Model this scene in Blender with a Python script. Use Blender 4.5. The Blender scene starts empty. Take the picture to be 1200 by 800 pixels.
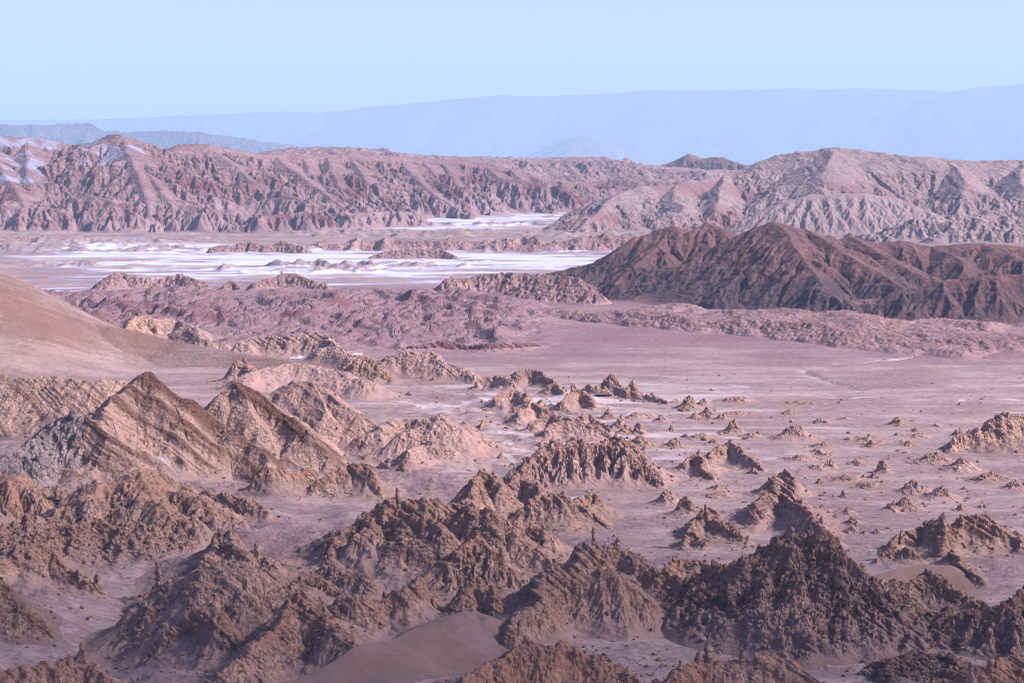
import bpy, math, random, time
import numpy as np

T0 = time.time()
R = math.radians
C = bpy.context.scene.collection
SC = bpy.context.scene

# ------------------------------------------------------------------ camera
CAM_H = 160.0                      # metres above the valley floor
LENS = 70.0
FPX = LENS / 36.0 * 1200.0         # focal length in photo pixels (photo is 1200 wide)
PITCH = math.atan(250.0 / FPX)     # horizon lies 250 px above the picture's centre
cam = bpy.data.cameras.new('camera')
cam.lens = LENS
cam.sensor_width = 36.0
cam.clip_start = 1.0
cam.clip_end = 120000.0
cam_ob = bpy.data.objects.new('camera', cam)
C.objects.link(cam_ob)
cam_ob.location = (0, 0, CAM_H)
cam_ob.rotation_euler = (math.pi / 2 - PITCH, 0, 0)
SC.camera = cam_ob

# ------------------------------------------------------------------ light
SUN_EL, SUN_AZ = R(38), R(100)      # azimuth clockwise from +Y (view direction)
world = bpy.data.worlds.new('World')
SC.world = world
world.use_nodes = True
wn, wl = world.node_tree.nodes, world.node_tree.links
sky = wn.new('ShaderNodeTexSky')
sky.sky_type = 'NISHITA'
sky.sun_disc = False
sky.sun_elevation = SUN_EL
sky.sun_rotation = SUN_AZ
sky.altitude = 2400
sky.air_density = 1.0
sky.dust_density = 4.5
sky.ozone_density = 3.0
bg = wn['Background']
bg.inputs['Strength'].default_value = 0.085
wb = wn.new('ShaderNodeMix')            # the picture's cool white balance
wb.data_type = 'RGBA'; wb.blend_type = 'MULTIPLY'
wb.inputs['Factor'].default_value = 1.0
wb.inputs[7].default_value = (1.22, 0.84, 1.08, 1)
wl.new(sky.outputs[0], wb.inputs[6])
wl.new(wb.outputs[2], bg.inputs['Color'])

sun = bpy.data.lights.new('sun', 'SUN')
sun.energy = 4.6
sun.angle = R(8)
sun.color = (1.0, 0.89, 0.85)
sun_ob = bpy.data.objects.new('sun', sun)
C.objects.link(sun_ob)
sd = np.array([math.sin(SUN_AZ) * math.cos(SUN_EL), math.cos(SUN_AZ) * math.cos(SUN_EL), math.sin(SUN_EL)])
from mathutils import Vector
sun_ob.rotation_euler = Vector(sd).to_track_quat('Z', 'Y').to_euler()
sun_ob.location = (0, 0, 3000)

SC.view_settings.view_transform = 'Standard'
SC.view_settings.look = 'None'
SC.view_settings.exposure = 1.1
SC.view_settings.gamma = 1.0
SC.render.engine = 'CYCLES'
SC.cycles.max_bounces = 4
SC.cycles.diffuse_bounces = 2
SC.cycles.glossy_bounces = 1
SC.cycles.volume_bounces = 1
SC.cycles.use_denoising = True
SC.cycles.filter_width = 1.05
try:
    SC.cycles.denoiser = 'OPENIMAGEDENOISE'
    SC.cycles.denoising_input_passes = 'RGB_ALBEDO_NORMAL'
except Exception:
    pass

# ------------------------------------------------------------------ noise
f32 = np.float32
_ang = np.linspace(0, 2 * np.pi, 256, endpoint=False)
_GX, _GY = np.cos(_ang).astype(f32), np.sin(_ang).astype(f32)
_rng = np.random.RandomState(7)
_v = _rng.normal(size=(256, 3))
_v /= np.linalg.norm(_v, axis=1)[:, None]
_G3 = _v.astype(f32)


def _hash(a, b, seed, c=None):
    h = a.astype(np.uint32) * np.uint32(374761393) + b.astype(np.uint32) * np.uint32(668265263) + np.uint32((seed * 2246822519 + 97) & 0xffffffff)
    if c is not None:
        h = h + c.astype(np.uint32) * np.uint32(3266489917)
    h = (h ^ (h >> np.uint32(13))) * np.uint32(1274126177)
    h = (h ^ (h >> np.uint32(16))) * np.uint32(2654435761)
    return h ^ (h >> np.uint32(15))


def perlin(x, y, seed=0):
    x0, y0 = np.floor(x), np.floor(y)
    fx, fy = (x - x0).astype(f32), (y - y0).astype(f32)
    xi, yi = x0.astype(np.int64), y0.astype(np.int64)
    u = fx * fx * fx * (fx * (fx * 6 - 15) + 10)
    v = fy * fy * fy * (fy * (fy * 6 - 15) + 10)

    def g(ix, iy, dx, dy):
        k = _hash(ix, iy, seed) & np.uint32(255)
        return _GX[k] * dx + _GY[k] * dy
    a = g(xi, yi, fx, fy); b = g(xi + 1, yi, fx - 1, fy)
    c = g(xi, yi + 1, fx, fy - 1); d = g(xi + 1, yi + 1, fx - 1, fy - 1)
    ab = a + u * (b - a)
    return (ab + v * (c + u * (d - c) - ab)) * f32(1.41)


def perlin3(x, y, z, seed=0):
    x0, y0, z0 = np.floor(x), np.floor(y), np.floor(z)
    fx, fy, fz = (x - x0).astype(f32), (y - y0).astype(f32), (z - z0).astype(f32)
    xi, yi, zi = x0.astype(np.int64), y0.astype(np.int64), z0.astype(np.int64)
    u = fx * fx * (3 - 2 * fx); v = fy * fy * (3 - 2 * fy); w = fz * fz * (3 - 2 * fz)
    out = 0
    for dz in (0, 1):
        for dy in (0, 1):
            for dx in (0, 1):
                k = _hash(xi + dx, yi + dy, seed, zi + dz) & np.uint32(255)
                g = _G3[k]
                val = g[..., 0] * (fx - dx) + g[..., 1] * (fy - dy) + g[..., 2] * (fz - dz)
                out = out + val * (u if dx else 1 - u) * (v if dy else 1 - v) * (w if dz else 1 - w)
    return out * f32(1.4)


def fbm(x, y, wl_, octs=4, seed=0, gain=0.5):
    a, s, n = 1.0, 0.0, 0.0
    for i in range(octs):
        k = 2.03 ** i / wl_
        s = s + a * perlin(x * k + 17.3 * i, y * k - 9.1 * i, seed + i)
        n += a; a *= gain
    return s / n


def ridged(x, y, wl_, octs=4, seed=0, gain=0.5):
    a, s, n, prev = 1.0, 0.0, 0.0, 1.0
    for i in range(octs):
        k = 2.07 ** i / wl_
        r = 1 - np.abs(perlin(x * k + 5.3 * i, y * k + 3.7 * i, seed + i))
        r = r * r
        s = s + a * r * prev
        prev = np.clip(r * 1.2, 0, 1)
        n += a; a *= gain
    return s / n


def billow(x, y, wl_, octs=3, seed=0, gain=0.5):
    a, s, n = 1.0, 0.0, 0.0
    for i in range(octs):
        k = 2.1 ** i / wl_
        s = s + a * np.abs(perlin(x * k + 5.3 * i, y * k + 3.7 * i, seed + i))
        n += a; a *= gain
    return s / n


def worley3(x, y, z, seed=0):
    """distances to the nearest and second nearest random point (in cells)"""
    x0, y0, z0 = np.floor(x), np.floor(y), np.floor(z)
    xi, yi, zi = x0.astype(np.int64), y0.astype(np.int64), z0.astype(np.int64)
    fx, fy, fz = (x - x0).astype(f32), (y - y0).astype(f32), (z - z0).astype(f32)
    d1 = np.full(x.shape, 9.0, f32); d2 = d1.copy()
    for i in (-1, 0, 1):
        for j in (-1, 0, 1):
            for k in (-1, 0, 1):
                h = _hash(xi + i, yi + j, seed, zi + k)
                a = (h & np.uint32(1023)).astype(f32) * f32(1 / 1023.0) + i - fx
                b = ((h >> np.uint32(10)) & np.uint32(1023)).astype(f32) * f32(1 / 1023.0) + j - fy
                c = ((h >> np.uint32(20)) & np.uint32(1023)).astype(f32) * f32(1 / 1023.0) + k - fz
                d = a * a + b * b + c * c
                d2 = np.minimum(d2, np.maximum(d, d1))
                d1 = np.minimum(d1, d)
    return np.sqrt(d1), np.sqrt(d2)


def sst(a, b, x):
    t = np.clip((x - a) / (b - a), 0, 1)
    return t * t * (3 - 2 * t)


def gully(x, y, dx, dy, seed):
    """stripes that run down the slope: cell noise of cosines turned along (dx, dy), the direction across the slope"""
    ix, iy = np.floor(x), np.floor(y)
    fx, fy = (x - ix).astype(f32), (y - iy).astype(f32)
    xi, yi = ix.astype(np.int64), iy.astype(np.int64)
    va = np.zeros(x.shape, f32); wt = np.zeros(x.shape, f32)
    for i in (-1, 0, 1):
        for j in (-1, 0, 1):
            k = _hash(xi + i, yi + j, seed)
            hx = (k & np.uint32(1023)).astype(f32) / 1023.0
            hy = ((k >> np.uint32(10)) & np.uint32(1023)).astype(f32) / 1023.0
            px, py = fx - i - hx, fy - j - hy
            w = np.exp(-(px * px + py * py) * 2.2)
            va += np.cos((px * dx + py * dy) * f32(2 * np.pi)) * w
            wt += w
    return va / (wt + 1e-6)


# ------------------------------------------------------------------ picture <-> place
def tand(py):
    v = (400.0 - py) / FPX
    return (math.sin(PITCH) - v * math.cos(PITCH)) / (math.cos(PITCH) + v * math.sin(PITCH))


def dist(py, z=0.0):
    return (CAM_H - z) / tand(py)


def xat(px, py, Y):
    v = (400.0 - py) / FPX
    return Y * ((px - 600.0) / FPX) / (math.cos(PITCH) + v * math.sin(PITCH))


def zat(py, Y):
    return CAM_H - Y * tand(py)


def mpp(Y):                          # metres per picture pixel at depth Y (1024 wide)
    return Y / (FPX * 1024 / 1200.0)


# ------------------------------------------------------------------ the valley floor's height
def seg_dist(x, y, ax, ay, bx, by):
    vx, vy = bx - ax, by - ay
    L2 = vx * vx + vy * vy + 1e-9
    t = np.clip(((x - ax) * vx + (y - ay) * vy) / L2, 0, 1)
    ex, ey = x - (ax + t * vx), y - (ay + t * vy)
    d = np.sqrt(ex * ex + ey * ey) + 1e-6
    s = (vx * ey - vy * ex) / math.sqrt(L2) / d      # +1 far side, -1 near side (for a line running left to right)
    return d, t, s


def blob(x, y, px, py, rx, ry):
    """soft footprint centred where the picture's (px, py) meets the floor, radii in metres"""
    Y = dist(py)
    X = xat(px, py, Y)
    return np.exp(-(((x - X) / rx) ** 2 + ((y - Y) / ry) ** 2))


WASH = [[(940, 431), (950, 440), (972, 446), (990, 452), (1012, 456)], [(1075, 416), (1040, 421), (1000, 425), (945, 431)], [(700, 436), (780, 441), (860, 452), (930, 462), (992, 468), (1060, 475), (1130, 481), (1230, 484)],
        [(992, 468), (1040, 461), (1100, 457), (1210, 455)], [(1090, 478), (1140, 464), (1210, 449)], [(560, 478), (600, 500), (590, 530), (640, 575), (700, 590)], [(1010, 456), (1100, 462), (1220, 470)], [(430, 466), (500, 474), (560, 478)]]


def wash_lines(x, y, wid, which=None):
    """1 along the shallow drainage lines of the flat"""
    m = np.zeros(np.shape(x), f32)
    wx = x + 5 * fbm(x, y, 24, 2, 111); wy = y + 9 * fbm(x, y, 24, 2, 113)
    for k, ln in enumerate(WASH):
        if which is not None and k not in which:
            continue
        P_ = [(xat(a, b, dist(b)), dist(b)) for a, b in ln]
        for (a, b) in zip(P_[:-1], P_[1:]):
            m = np.maximum(m, np.exp(-(seg_dist(wx, wy, a[0], a[1], b[0], b[1])[0] / wid) ** 2))
    return m


def hummock_mask(x, y):
    Ys = [dist(p) for p in (418, 398, 353, 335)]
    m = sst(Ys[0], Ys[1], y) * (1 - sst(Ys[2], Ys[3], y))
    # right limit: towards x = 640 at y = 340, leaving the flat bright on the right
    u = x / np.maximum(y, 1.0)
    m = m * (1 - sst(-0.02, 0.035, u + 0.02 * fbm(x, y, 220, 2, 91)))
    Y2a, Y2b, Y2c, Y2d = [dist(p) for p in (312, 303, 292, 284)]
    m2 = sst(dist(300), dist(294), y) * (1 - sst(dist(284), dist(278), y)) * (1 - sst(-0.2, -0.12, u + 0.03 * fbm(x, y, 150, 2, 95)))
    m3 = sst(dist(283), dist(280), y) * (1 - sst(dist(272), dist(268), y)) * (0.3 + 0.7 * sst(-0.05, 0.1, fbm(x, y, 260, 2, 97)))
    return np.clip(m + 0.75 * m2 + 0.55 * m3, 0, 1)


def salt_mask(x, y):
    """1 on the white salt pans on the valley's floor"""
    u = x / np.maximum(y, 1.0)
    n = fbm(x * 0.35, y, 160, 4, 41)
    m = sst(dist(338), dist(328), y + 120 * n) * (1 - sst(dist(289), dist(283), y + 180 * n))
    m = m * (1 - sst(0.055, 0.085, u + 0.02 * n)) * sst(-0.285, -0.20, u + 0.05 * n)
    far = blob(x, y, 620, 256, 230, 330) + 0.9 * blob(x, y, 460, 266, 200, 110) + 0.7 * blob(x, y, 770, 262, 150, 150)
    m2 = sst(0.35, 0.65, far + 0.4 * n)
    l2 = sst(0.35, 0.6, blob(x, y, 60, 338, 90, 60) + blob(x, y, 190, 300, 120, 120) + 0.3 * n)
    return np.clip(m + 0.85 * m2 + 0.8 * l2, 0, 1)


def floor_h(x, y):
    x = np.asarray(x, f32); y = np.asarray(y, f32)
    z = 0.6 * fbm(x, y, 60, 3, 3) + 0.22 * fbm(x * 0.6, y, 9, 2, 5)
    u = x / np.maximum(y, 1.0)
    # undulating sand of the near hills, stronger towards the viewer and to the left
    near = 1 - sst(dist(620), dist(490), y)
    leftn = 1 - sst(-0.10, 0.06, u)
    z = z + near * (0.35 + 0.65 * leftn) * (7.0 * fbm(x, y, 70, 3, 11) + 2.0 * fbm(x, y, 22, 2, 13))
    rb = near * np.clip(0.30 + 0.70 * leftn, 0, 1) * sst(-0.3, 0.25, fbm(x, y, 48, 3, 15) + 0.3 * (leftn - 0.35))
    rb = rb * (1 - np.clip(1.3 * blob(x, y, 130, 725, 34, 90) + 1.2 * blob(x, y, 385, 604, 45, 45) + blob(x, y, 430, 790, 40, 60), 0, 1))
    z = z + rb * (5.6 * (ridged(x + 6 * fbm(x, y, 20, 2, 16), y * 0.8, 34, 5, 17) - 0.4) + 1.3 * (ridged(x, y, 8, 3, 19) - 0.4))
    z = z + 3.6 * np.clip(blob(x, y, 540, 505, 70, 170) + 0.9 * blob(x, y, 655, 485, 55, 130), 0, 1) * (ridged(x, y * 0.7, 36, 4, 141) - 0.3)
    z = z + 7 * leftn * blob(x, y, 60, 560, 90, 130)
    z = z - 9 * blob(x, y, 140, 735, 26, 60)                       # sand hollow between the near crags
    z = z - 4 * blob(x, y, 1010, 778, 40, 30)
    # low pink hummocks between the flat and the salt pan
    hm = hummock_mask(x, y)
    if hm.max() > 0.001:
        wx = x + 18 * fbm(x, y, 60, 2, 21)
        wy = y + 18 * fbm(x, y, 60, 2, 23)
        z = z + hm * (17 * np.clip(ridged(wx, wy * 0.5, 82, 4, 25, 0.5) - 0.36, 0, 1) + 7 * np.clip(ridged(x + 0.3 * wx, y * 0.6, 42, 3, 29) - 0.35, 0, 1) + 3.5 * ridged(x, y * 0.6, 20, 2, 31) * sst(0.0, 0.35, fbm(x, y, 130, 2, 35)))
    sm = salt_mask(x, y)
    z = z * (1 - 0.8 * np.clip(sm - hm, 0, 1))
    if y.size > 4 and y.min() < 1700 and y.max() > 700:
        z = z - 1.3 * wash_lines(x, y, 4.5, (0, 1)) - 0.4 * wash_lines(x, y, 6.0, (5, 7))
    isl = sm * sst(0.05, 0.35, fbm(x * 0.5, y, 170, 3, 121)) * np.clip(ridged(x, y * 0.45, 55, 4, 123) - 0.42, 0, 1)
    z = z + 16 * isl
    # low banks that cross the flat
    far = sst(dist(262), dist(240), y)
    z = z + far * (14 * ridged(x, y, 260, 4, 33) - 4)
    z = z - 800 * sst(5600, 10500, y)
    return z


# ------------------------------------------------------------------ materials
def node(nt, t, **kw):
    n = nt.nodes.new(t)
    for k, v in kw.items():
        setattr(n, k, v)
    return n


class NB:
    """small builder for a node tree"""
    def __init__(s, name):
        s.m = bpy.data.materials.new(name)
        s.m.use_nodes = True
        s.nt = s.m.node_tree
        s.bsdf = s.nt.nodes['Principled BSDF']
        s.L = s.nt.links
        g = node(s.nt, 'ShaderNodeNewGeometry')
        s.pos, s.nrm = g.outputs['Position'], g.outputs['Normal']

    def put(s, sock, v):
        if isinstance(v, bpy.types.NodeSocket):
            s.L.new(v, sock)
        elif isinstance(v, tuple) and len(v) == 3 and sock.type == 'RGBA':
            sock.default_value = v + (1,)
        else:
            sock.default_value = v

    def mapping(s, scale, rot=(0, 0, 0), src=None):
        n = node(s.nt, 'ShaderNodeMapping')
        s.put(n.inputs['Vector'], src or s.pos)
        n.inputs['Scale'].default_value = scale
        n.inputs['Rotation'].default_value = rot
        return n.outputs[0]

    def noise(s, scale, detail=4, rough=0.55, vec=None, dist_=0.0):
        n = node(s.nt, 'ShaderNodeTexNoise')
        s.put(n.inputs['Vector'], vec or s.pos)
        n.inputs['Scale'].default_value = scale
        n.inputs['Detail'].default_value = detail
        n.inputs['Roughness'].default_value = rough
        n.inputs['Distortion'].default_value = dist_
        return n.outputs['Fac']

    def voro(s, scale, vec=None, feature='F1', rnd=1.0):
        n = node(s.nt, 'ShaderNodeTexVoronoi', feature=feature)
        s.put(n.inputs['Vector'], vec or s.pos)
        n.inputs['Scale'].default_value = scale
        n.inputs['Randomness'].default_value = rnd
        return n.outputs['Distance']

    def rng(s, v, a, b, c=0.0, d=1.0, smooth=True):
        n = node(s.nt, 'ShaderNodeMapRange')
        n.interpolation_type = 'SMOOTHSTEP' if smooth else 'LINEAR'
        s.put(n.inputs['Value'], v)
        n.inputs['From Min'].default_value = a
        n.inputs['From Max'].default_value = b
        n.inputs['To Min'].default_value = c
        n.inputs['To Max'].default_value = d
        return n.outputs[0]

    def math(s, op, a, b=0.0, c=None, clamp=False):
        n = node(s.nt, 'ShaderNodeMath', operation=op, use_clamp=clamp)
        s.put(n.inputs[0], a); s.put(n.inputs[1], b)
        if c is not None:
            s.put(n.inputs[2], c)
        return n.outputs[0]

    def mix(s, fac, a, b, mode='MIX'):
        n = node(s.nt, 'ShaderNodeMix', data_type='RGBA', blend_type=mode)
        s.put(n.inputs['Factor'], fac)
        s.put(n.inputs['A'], a) if False else s.put(n.inputs[6], a)
        s.put(n.inputs[7], b)
        return n.outputs[2]

    def attr(s, name):
        n = node(s.nt, 'ShaderNodeAttribute', attribute_name=name)
        return n.outputs['Fac']

    def sepz(s, v):
        n = node(s.nt, 'ShaderNodeSeparateXYZ')
        s.put(n.inputs[0], v)
        return n.outputs

    def finish(s, col, height=None, bdist=1.0, bstr=1.0, rough=0.93):
        s.put(s.bsdf.inputs['Base Color'], col)
        s.bsdf.inputs['Roughness'].default_value = rough
        s.bsdf.inputs['Specular IOR Level'].default_value = 0.12
        if height is not None:
            b = node(s.nt, 'ShaderNodeBump')
            b.inputs['Distance'].default_value = bdist
            b.inputs['Strength'].default_value = bstr
            s.put(b.inputs['Height'], height)
            s.put(s.bsdf.inputs['Normal'], b.outputs[0])
        return s.m


def terrain_mat(name, sand, sand2, rock, rock2, rock3, white=(0.62, 0.60, 0.66), tint=(0.3, 0.15, 0.12), sc=1.0,
                strata=None, dust=0.5, salt_gain=1.0, bump=1.0, speck=0.5, lilac=(0.30, 0.255, 0.275), streak=False):
    """sand, rock and salt crust mixed by the mesh's own masks; sc = size of the pattern (1 = near crags, metres)"""
    b = NB(name)
    a_rock, a_salt, a_tint = b.attr('rock'), b.attr('salt'), b.attr('tint')
    big = b.noise(0.018 / sc, 4, 0.55)
    mid = b.noise(0.11 / sc, 5, 0.6, dist_=0.6)
    fine = b.noise(0.9 / sc, 6, 0.68)
    # wind-laid streaks on the sand: long across the view
    st = b.noise(0.05 / sc, 5, 0.62, vec=b.mapping((0.22, 1.0, 1.0) if streak else (0.8, 1, 1), (0, 0, R(-8))))
    sandc = b.mix(b.rng(st, 0.40, 0.60), sand, sand2)
    st2 = b.noise(0.17 / sc, 5, 0.65, vec=b.mapping((0.16, 1.0, 1.0) if streak else (0.8, 1, 1), (0, 0, R(-5))))
    sandc = b.mix(b.rng(st2, 0.46, 0.68, 0, 0.6), sandc, lilac)
    sandc = b.mix(b.rng(big, 0.42, 0.62, 0, 0.55), sandc, tuple(0.76 * c for c in sand))
    mott = b.noise(0.34 / sc, 7, 0.78, vec=b.mapping((0.6, 1.0, 1.0)))
    sandc = b.mix(b.rng(mott, 0.52, 0.62, 0, min(1.0, 0.6 * speck)), sandc, tuple(0.62 * c for c in sand))
    sandc = b.mix(b.rng(mott, 0.47, 0.38, 0, 0.5 * speck), sandc, tuple(1.22 * c for c in sand2))
    grit = b.noise(1.6 / sc, 4, 0.75)
    sandc = b.mix(b.rng(grit, 0.54, 0.72, 0, 0.6 * speck), sandc, rock)
    sandc = b.mix(b.attr('clay'), sandc, b.mix(b.rng(mott, 0.42, 0.6), (0.225, 0.122, 0.152), (0.14, 0.070, 0.096)))
    # rock: broken pieces each of its own tone
    vc = node(b.nt, 'ShaderNodeTexVoronoi')
    b.put(vc.inputs['Vector'], b.mapping((1.0, 1.0, 1.5), (0.35, 0.2, 0.4)))
    vc.inputs['Scale'].default_value = 0.42 / sc
    piece = b.sepz(vc.outputs['Color'])[0]
    rockc = b.mix(b.rng(mid, 0.36, 0.64), rock, rock2)
    rockc = b.mix(b.rng(piece, 0.1, 0.9, 0, 0.65), rockc, rock3)
    rockc = b.mix(b.rng(fine, 0.53, 0.64, 0, 0.85), rockc, rock3)
    rockc = b.mix(b.rng(fine, 0.47, 0.36, 0, 0.9), rockc, tuple(0.42 * c for c in rock))
    if strata:
        dip, thick, cols, amt = strata
        wv = b.mapping((1, 1, 1), dip)
        n = node(b.nt, 'ShaderNodeVectorMath', operation='ADD')
        wob = node(b.nt, 'ShaderNodeTexNoise')
        b.put(wob.inputs['Vector'], b.pos); wob.inputs['Scale'].default_value = 0.02 / sc; wob.inputs['Detail'].default_value = 3
        sc_ = node(b.nt, 'ShaderNodeVectorMath', operation='SCALE')
        b.L.new(wob.outputs['Color'], sc_.inputs[0]); sc_.inputs['Scale'].default_value = thick * 3.0
        b.L.new(wv, n.inputs[0]); b.L.new(sc_.outputs[0], n.inputs[1])
        zz = b.sepz(n.outputs[0])[2]
        one = node(b.nt, 'ShaderNodeTexNoise', noise_dimensions='1D')
        b.put(one.inputs['W'], zz)
        one.inputs['Scale'].default_value = 1.0 / thick
        one.inputs['Detail'].default_value = 5
        one.inputs['Roughness'].default_value = 0.65
        ramp = node(b.nt, 'ShaderNodeValToRGB')
        b.put(ramp.inputs[0], one.outputs['Fac'])
        el = ramp.color_ramp.elements
        el[0].position, el[0].color = 0.34, cols[0] + (1,)
        el[1].position, el[1].color = 0.66, cols[-1] + (1,)
        for k, cc in enumerate(cols[1:-1]):
            e = el.new(0.34 + 0.32 * (k + 1) / (len(cols) - 1)); e.color = cc + (1,)
        rockc = b.mix(b.math('MULTIPLY', amt, b.rng(mid, 0.3, 0.6, 0.5, 1.0)), rockc, ramp.outputs[0])
    vn = b.noise(0.022 / sc, 4, 0.6, dist_=0.8)
    tone = b.math('ADD', b.math('MULTIPLY', b.attr('tone'), 0.32), b.math('MULTIPLY', b.math('SUBTRACT', vn, 0.5), 2.6))
    rockc = b.mix(b.rng(tone, 0.05, 0.75, 0, 0.6), rockc, tuple(min(1, 1.35 * c * k) for c, k in zip(rock3, (1.0, 0.95, 0.91))))
    rockc = b.mix(b.rng(tone, -0.05, -0.75, 0, 0.6), rockc, tuple(0.62 * c * k for c, k in zip(rock2, (0.95, 1.0, 1.12))))
    rockc = b.mix(a_tint, rockc, b.mix(b.rng(fine, 0.4, 0.65), tint, tuple(0.62 * c for c in tint)))
    # dust settled on ledges
    nz = b.sepz(b.nrm)[2]
    ledge = b.math('MULTIPLY', b.rng(nz, 0.72, 0.95), b.rng(mid, 0.35, 0.6, 0.35 * dust, dust))
    rockc = b.mix(ledge, rockc, sandc)
    edge = b.math('ADD', a_rock, b.math('MULTIPLY', b.math('SUBTRACT', fine, 0.5), 1.5))
    rk = b.rng(edge, 0.12, 0.72)
    rk = b.math('MULTIPLY', rk, b.rng(a_rock, 0.02, 0.2))
    col = b.mix(rk, sandc, rockc)
    # salt crust
    sn = b.noise(0.06 / sc, 7, 0.7, vec=b.mapping((0.3, 1.0, 1.0), (0, 0, R(4))), dist_=0.4)
    sf = b.rng(b.math('ADD', b.math('MULTIPLY', a_salt, salt_gain), b.math('MULTIPLY', b.math('SUBTRACT', sn, 0.5), 1.7)), 0.35, 0.8)
    sf = b.math('MULTIPLY', sf, b.rng(a_salt, 0.0, 0.12))
    col = b.mix(sf, col, white)
    # relief too small for the mesh
    h1 = b.math('MULTIPLY', b.noise(0.55 / sc, 7, 0.62), b.math('ADD', b.math('MULTIPLY', a_rock, 1.5), 0.2))
    vor = b.math('MULTIPLY', b.voro(0.45 / sc, vec=b.mapping((1, 1, 1.6), (0.3, 0.2, 0))), b.math('MULTIPLY', a_rock, 0.7))
    h2 = b.math('ADD', b.math('ADD', h1, vor), b.math('MULTIPLY', grit, 0.12))
    return b.finish(col, h2, bdist=1.25 * sc, bstr=1.0 * bump)


M = {}
SAND, SAND2, LIL = (0.230, 0.160, 0.163), (0.260, 0.190, 0.180), (0.265, 0.214, 0.230)
M['floor'] = terrain_mat('valley_sand', SAND, (0.345, 0.262, 0.242), (0.155, 0.086, 0.088), (0.21, 0.128, 0.130), (0.29, 0.195, 0.19),
                         white=(0.41, 0.355, 0.375), tint=(0.185, 0.078, 0.092), dust=0.6, lilac=LIL, speck=1.25, streak=True)
M['salt'] = terrain_mat('salt_crust', (0.25, 0.182, 0.19), (0.345, 0.262, 0.25), (0.18, 0.125, 0.145), (0.26, 0.19, 0.205), (0.36, 0.29, 0.31), white=(0.47, 0.50, 0.65), lilac=(0.24, 0.27, 0.44), sc=3.5, speck=1.0, streak=True, bump=0.3)
M['near'] = terrain_mat('brown_crag', (0.242, 0.162, 0.141), (0.283, 0.191, 0.165), (0.201, 0.122, 0.091), (0.283, 0.176, 0.132), (0.433, 0.294, 0.232), tint=(0.391, 0.216, 0.144), dust=0.5, lilac=(0.258, 0.191, 0.190))
M['grey'] = terrain_mat('grey_crag', (0.180, 0.121, 0.109), (0.215, 0.146, 0.132), (0.145, 0.091, 0.070), (0.205, 0.132, 0.104), (0.360, 0.247, 0.204), tint=(0.250, 0.146, 0.103), dust=0.4, bump=1.2, lilac=(0.200, 0.150, 0.153))
M['tan'] = terrain_mat('tan_crag', (0.291, 0.184, 0.167), (0.326, 0.213, 0.191), (0.240, 0.144, 0.124), (0.342, 0.218, 0.183), (0.449, 0.315, 0.272), tint=(0.367, 0.199, 0.143), dust=0.6, lilac=LIL)
M['band'] = terrain_mat('banded_rock', (0.265, 0.175, 0.155), (0.306, 0.206, 0.179), (0.224, 0.141, 0.108), (0.296, 0.194, 0.155), (0.367, 0.252, 0.208),
                        tint=(0.153, 0.080, 0.057), dust=0.12, lilac=LIL, white=(0.367, 0.320, 0.339))
M['ashen'] = terrain_mat('ashen_rock', (0.22, 0.168, 0.172), (0.255, 0.195, 0.20), (0.13, 0.098, 0.096), (0.21, 0.165, 0.16), (0.32, 0.26, 0.255), tint=(0.16, 0.115, 0.10), dust=0.4, lilac=LIL)
M['slope'] = terrain_mat('slope_sand', (0.222, 0.150, 0.143), (0.33, 0.24, 0.222), (0.150, 0.094, 0.086), (0.195, 0.128, 0.117), (0.255, 0.178, 0.163), tint=(0.20, 0.108, 0.086), dust=0.25, bump=0.5, lilac=LIL, speck=1.1, streak=True)
M['dune'] = terrain_mat('dune_sand', (0.185, 0.121, 0.101), (0.206, 0.139, 0.117), (0.172, 0.106, 0.083), (0.198, 0.126, 0.101), (0.215, 0.151, 0.128), tint=(0.206, 0.115, 0.088), dust=0.8, sc=2.0, bump=0.35, lilac=(0.202, 0.153, 0.142), speck=0.5)
M['ridge'] = terrain_mat('eroded_ridge', (0.214, 0.139, 0.152), (0.255, 0.172, 0.179), (0.123, 0.064, 0.072), (0.192, 0.111, 0.114), (0.301, 0.202, 0.204),
                         white=(0.274, 0.277, 0.375), tint=(0.150, 0.054, 0.064), sc=4.5, dust=0.35, bump=0.5, lilac=(0.301, 0.219, 0.255), salt_gain=0.62,
                         strata=((R(10), R(-6), 0), 13.0, [(0.109, 0.054, 0.064), (0.228, 0.145, 0.148), (0.150, 0.080, 0.087), (0.283, 0.198, 0.206)], 0.6))
M['pale'] = terrain_mat('pale_ridge', (0.245, 0.177, 0.182), (0.275, 0.203, 0.206), (0.163, 0.111, 0.114), (0.230, 0.165, 0.167), (0.297, 0.222, 0.221),
                        tint=(0.230, 0.113, 0.114), sc=4.0, dust=0.4, bump=0.4, lilac=(0.267, 0.207, 0.241))
M['dark'] = terrain_mat('dark_mountain', (0.170, 0.100, 0.104), (0.20, 0.120, 0.120), (0.088, 0.043, 0.045), (0.132, 0.066, 0.064), (0.195, 0.110, 0.102),
                        tint=(0.062, 0.045, 0.058), sc=2.6, dust=0.3, bump=0.5, lilac=(0.165, 0.108, 0.12), strata=((R(-10), R(6), 0), 5.0, [(0.046, 0.027, 0.034), (0.128, 0.062, 0.062), (0.068, 0.040, 0.048), (0.165, 0.090, 0.086)], 0.6))
M['scarp'] = terrain_mat('scarp_clay', (0.26, 0.158, 0.166), (0.30, 0.19, 0.19), (0.16, 0.086, 0.088), (0.245, 0.146, 0.142), (0.35, 0.235, 0.225), tint=(0.18, 0.076, 0.080), sc=2.0, dust=0.5, lilac=LIL)
M['mesa'] = terrain_mat('mesa_rock', (0.15, 0.105, 0.14), (0.18, 0.125, 0.155), (0.065, 0.045, 0.065), (0.10, 0.07, 0.09), (0.17, 0.12, 0.14), sc=14.0, dust=0.3)
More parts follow.
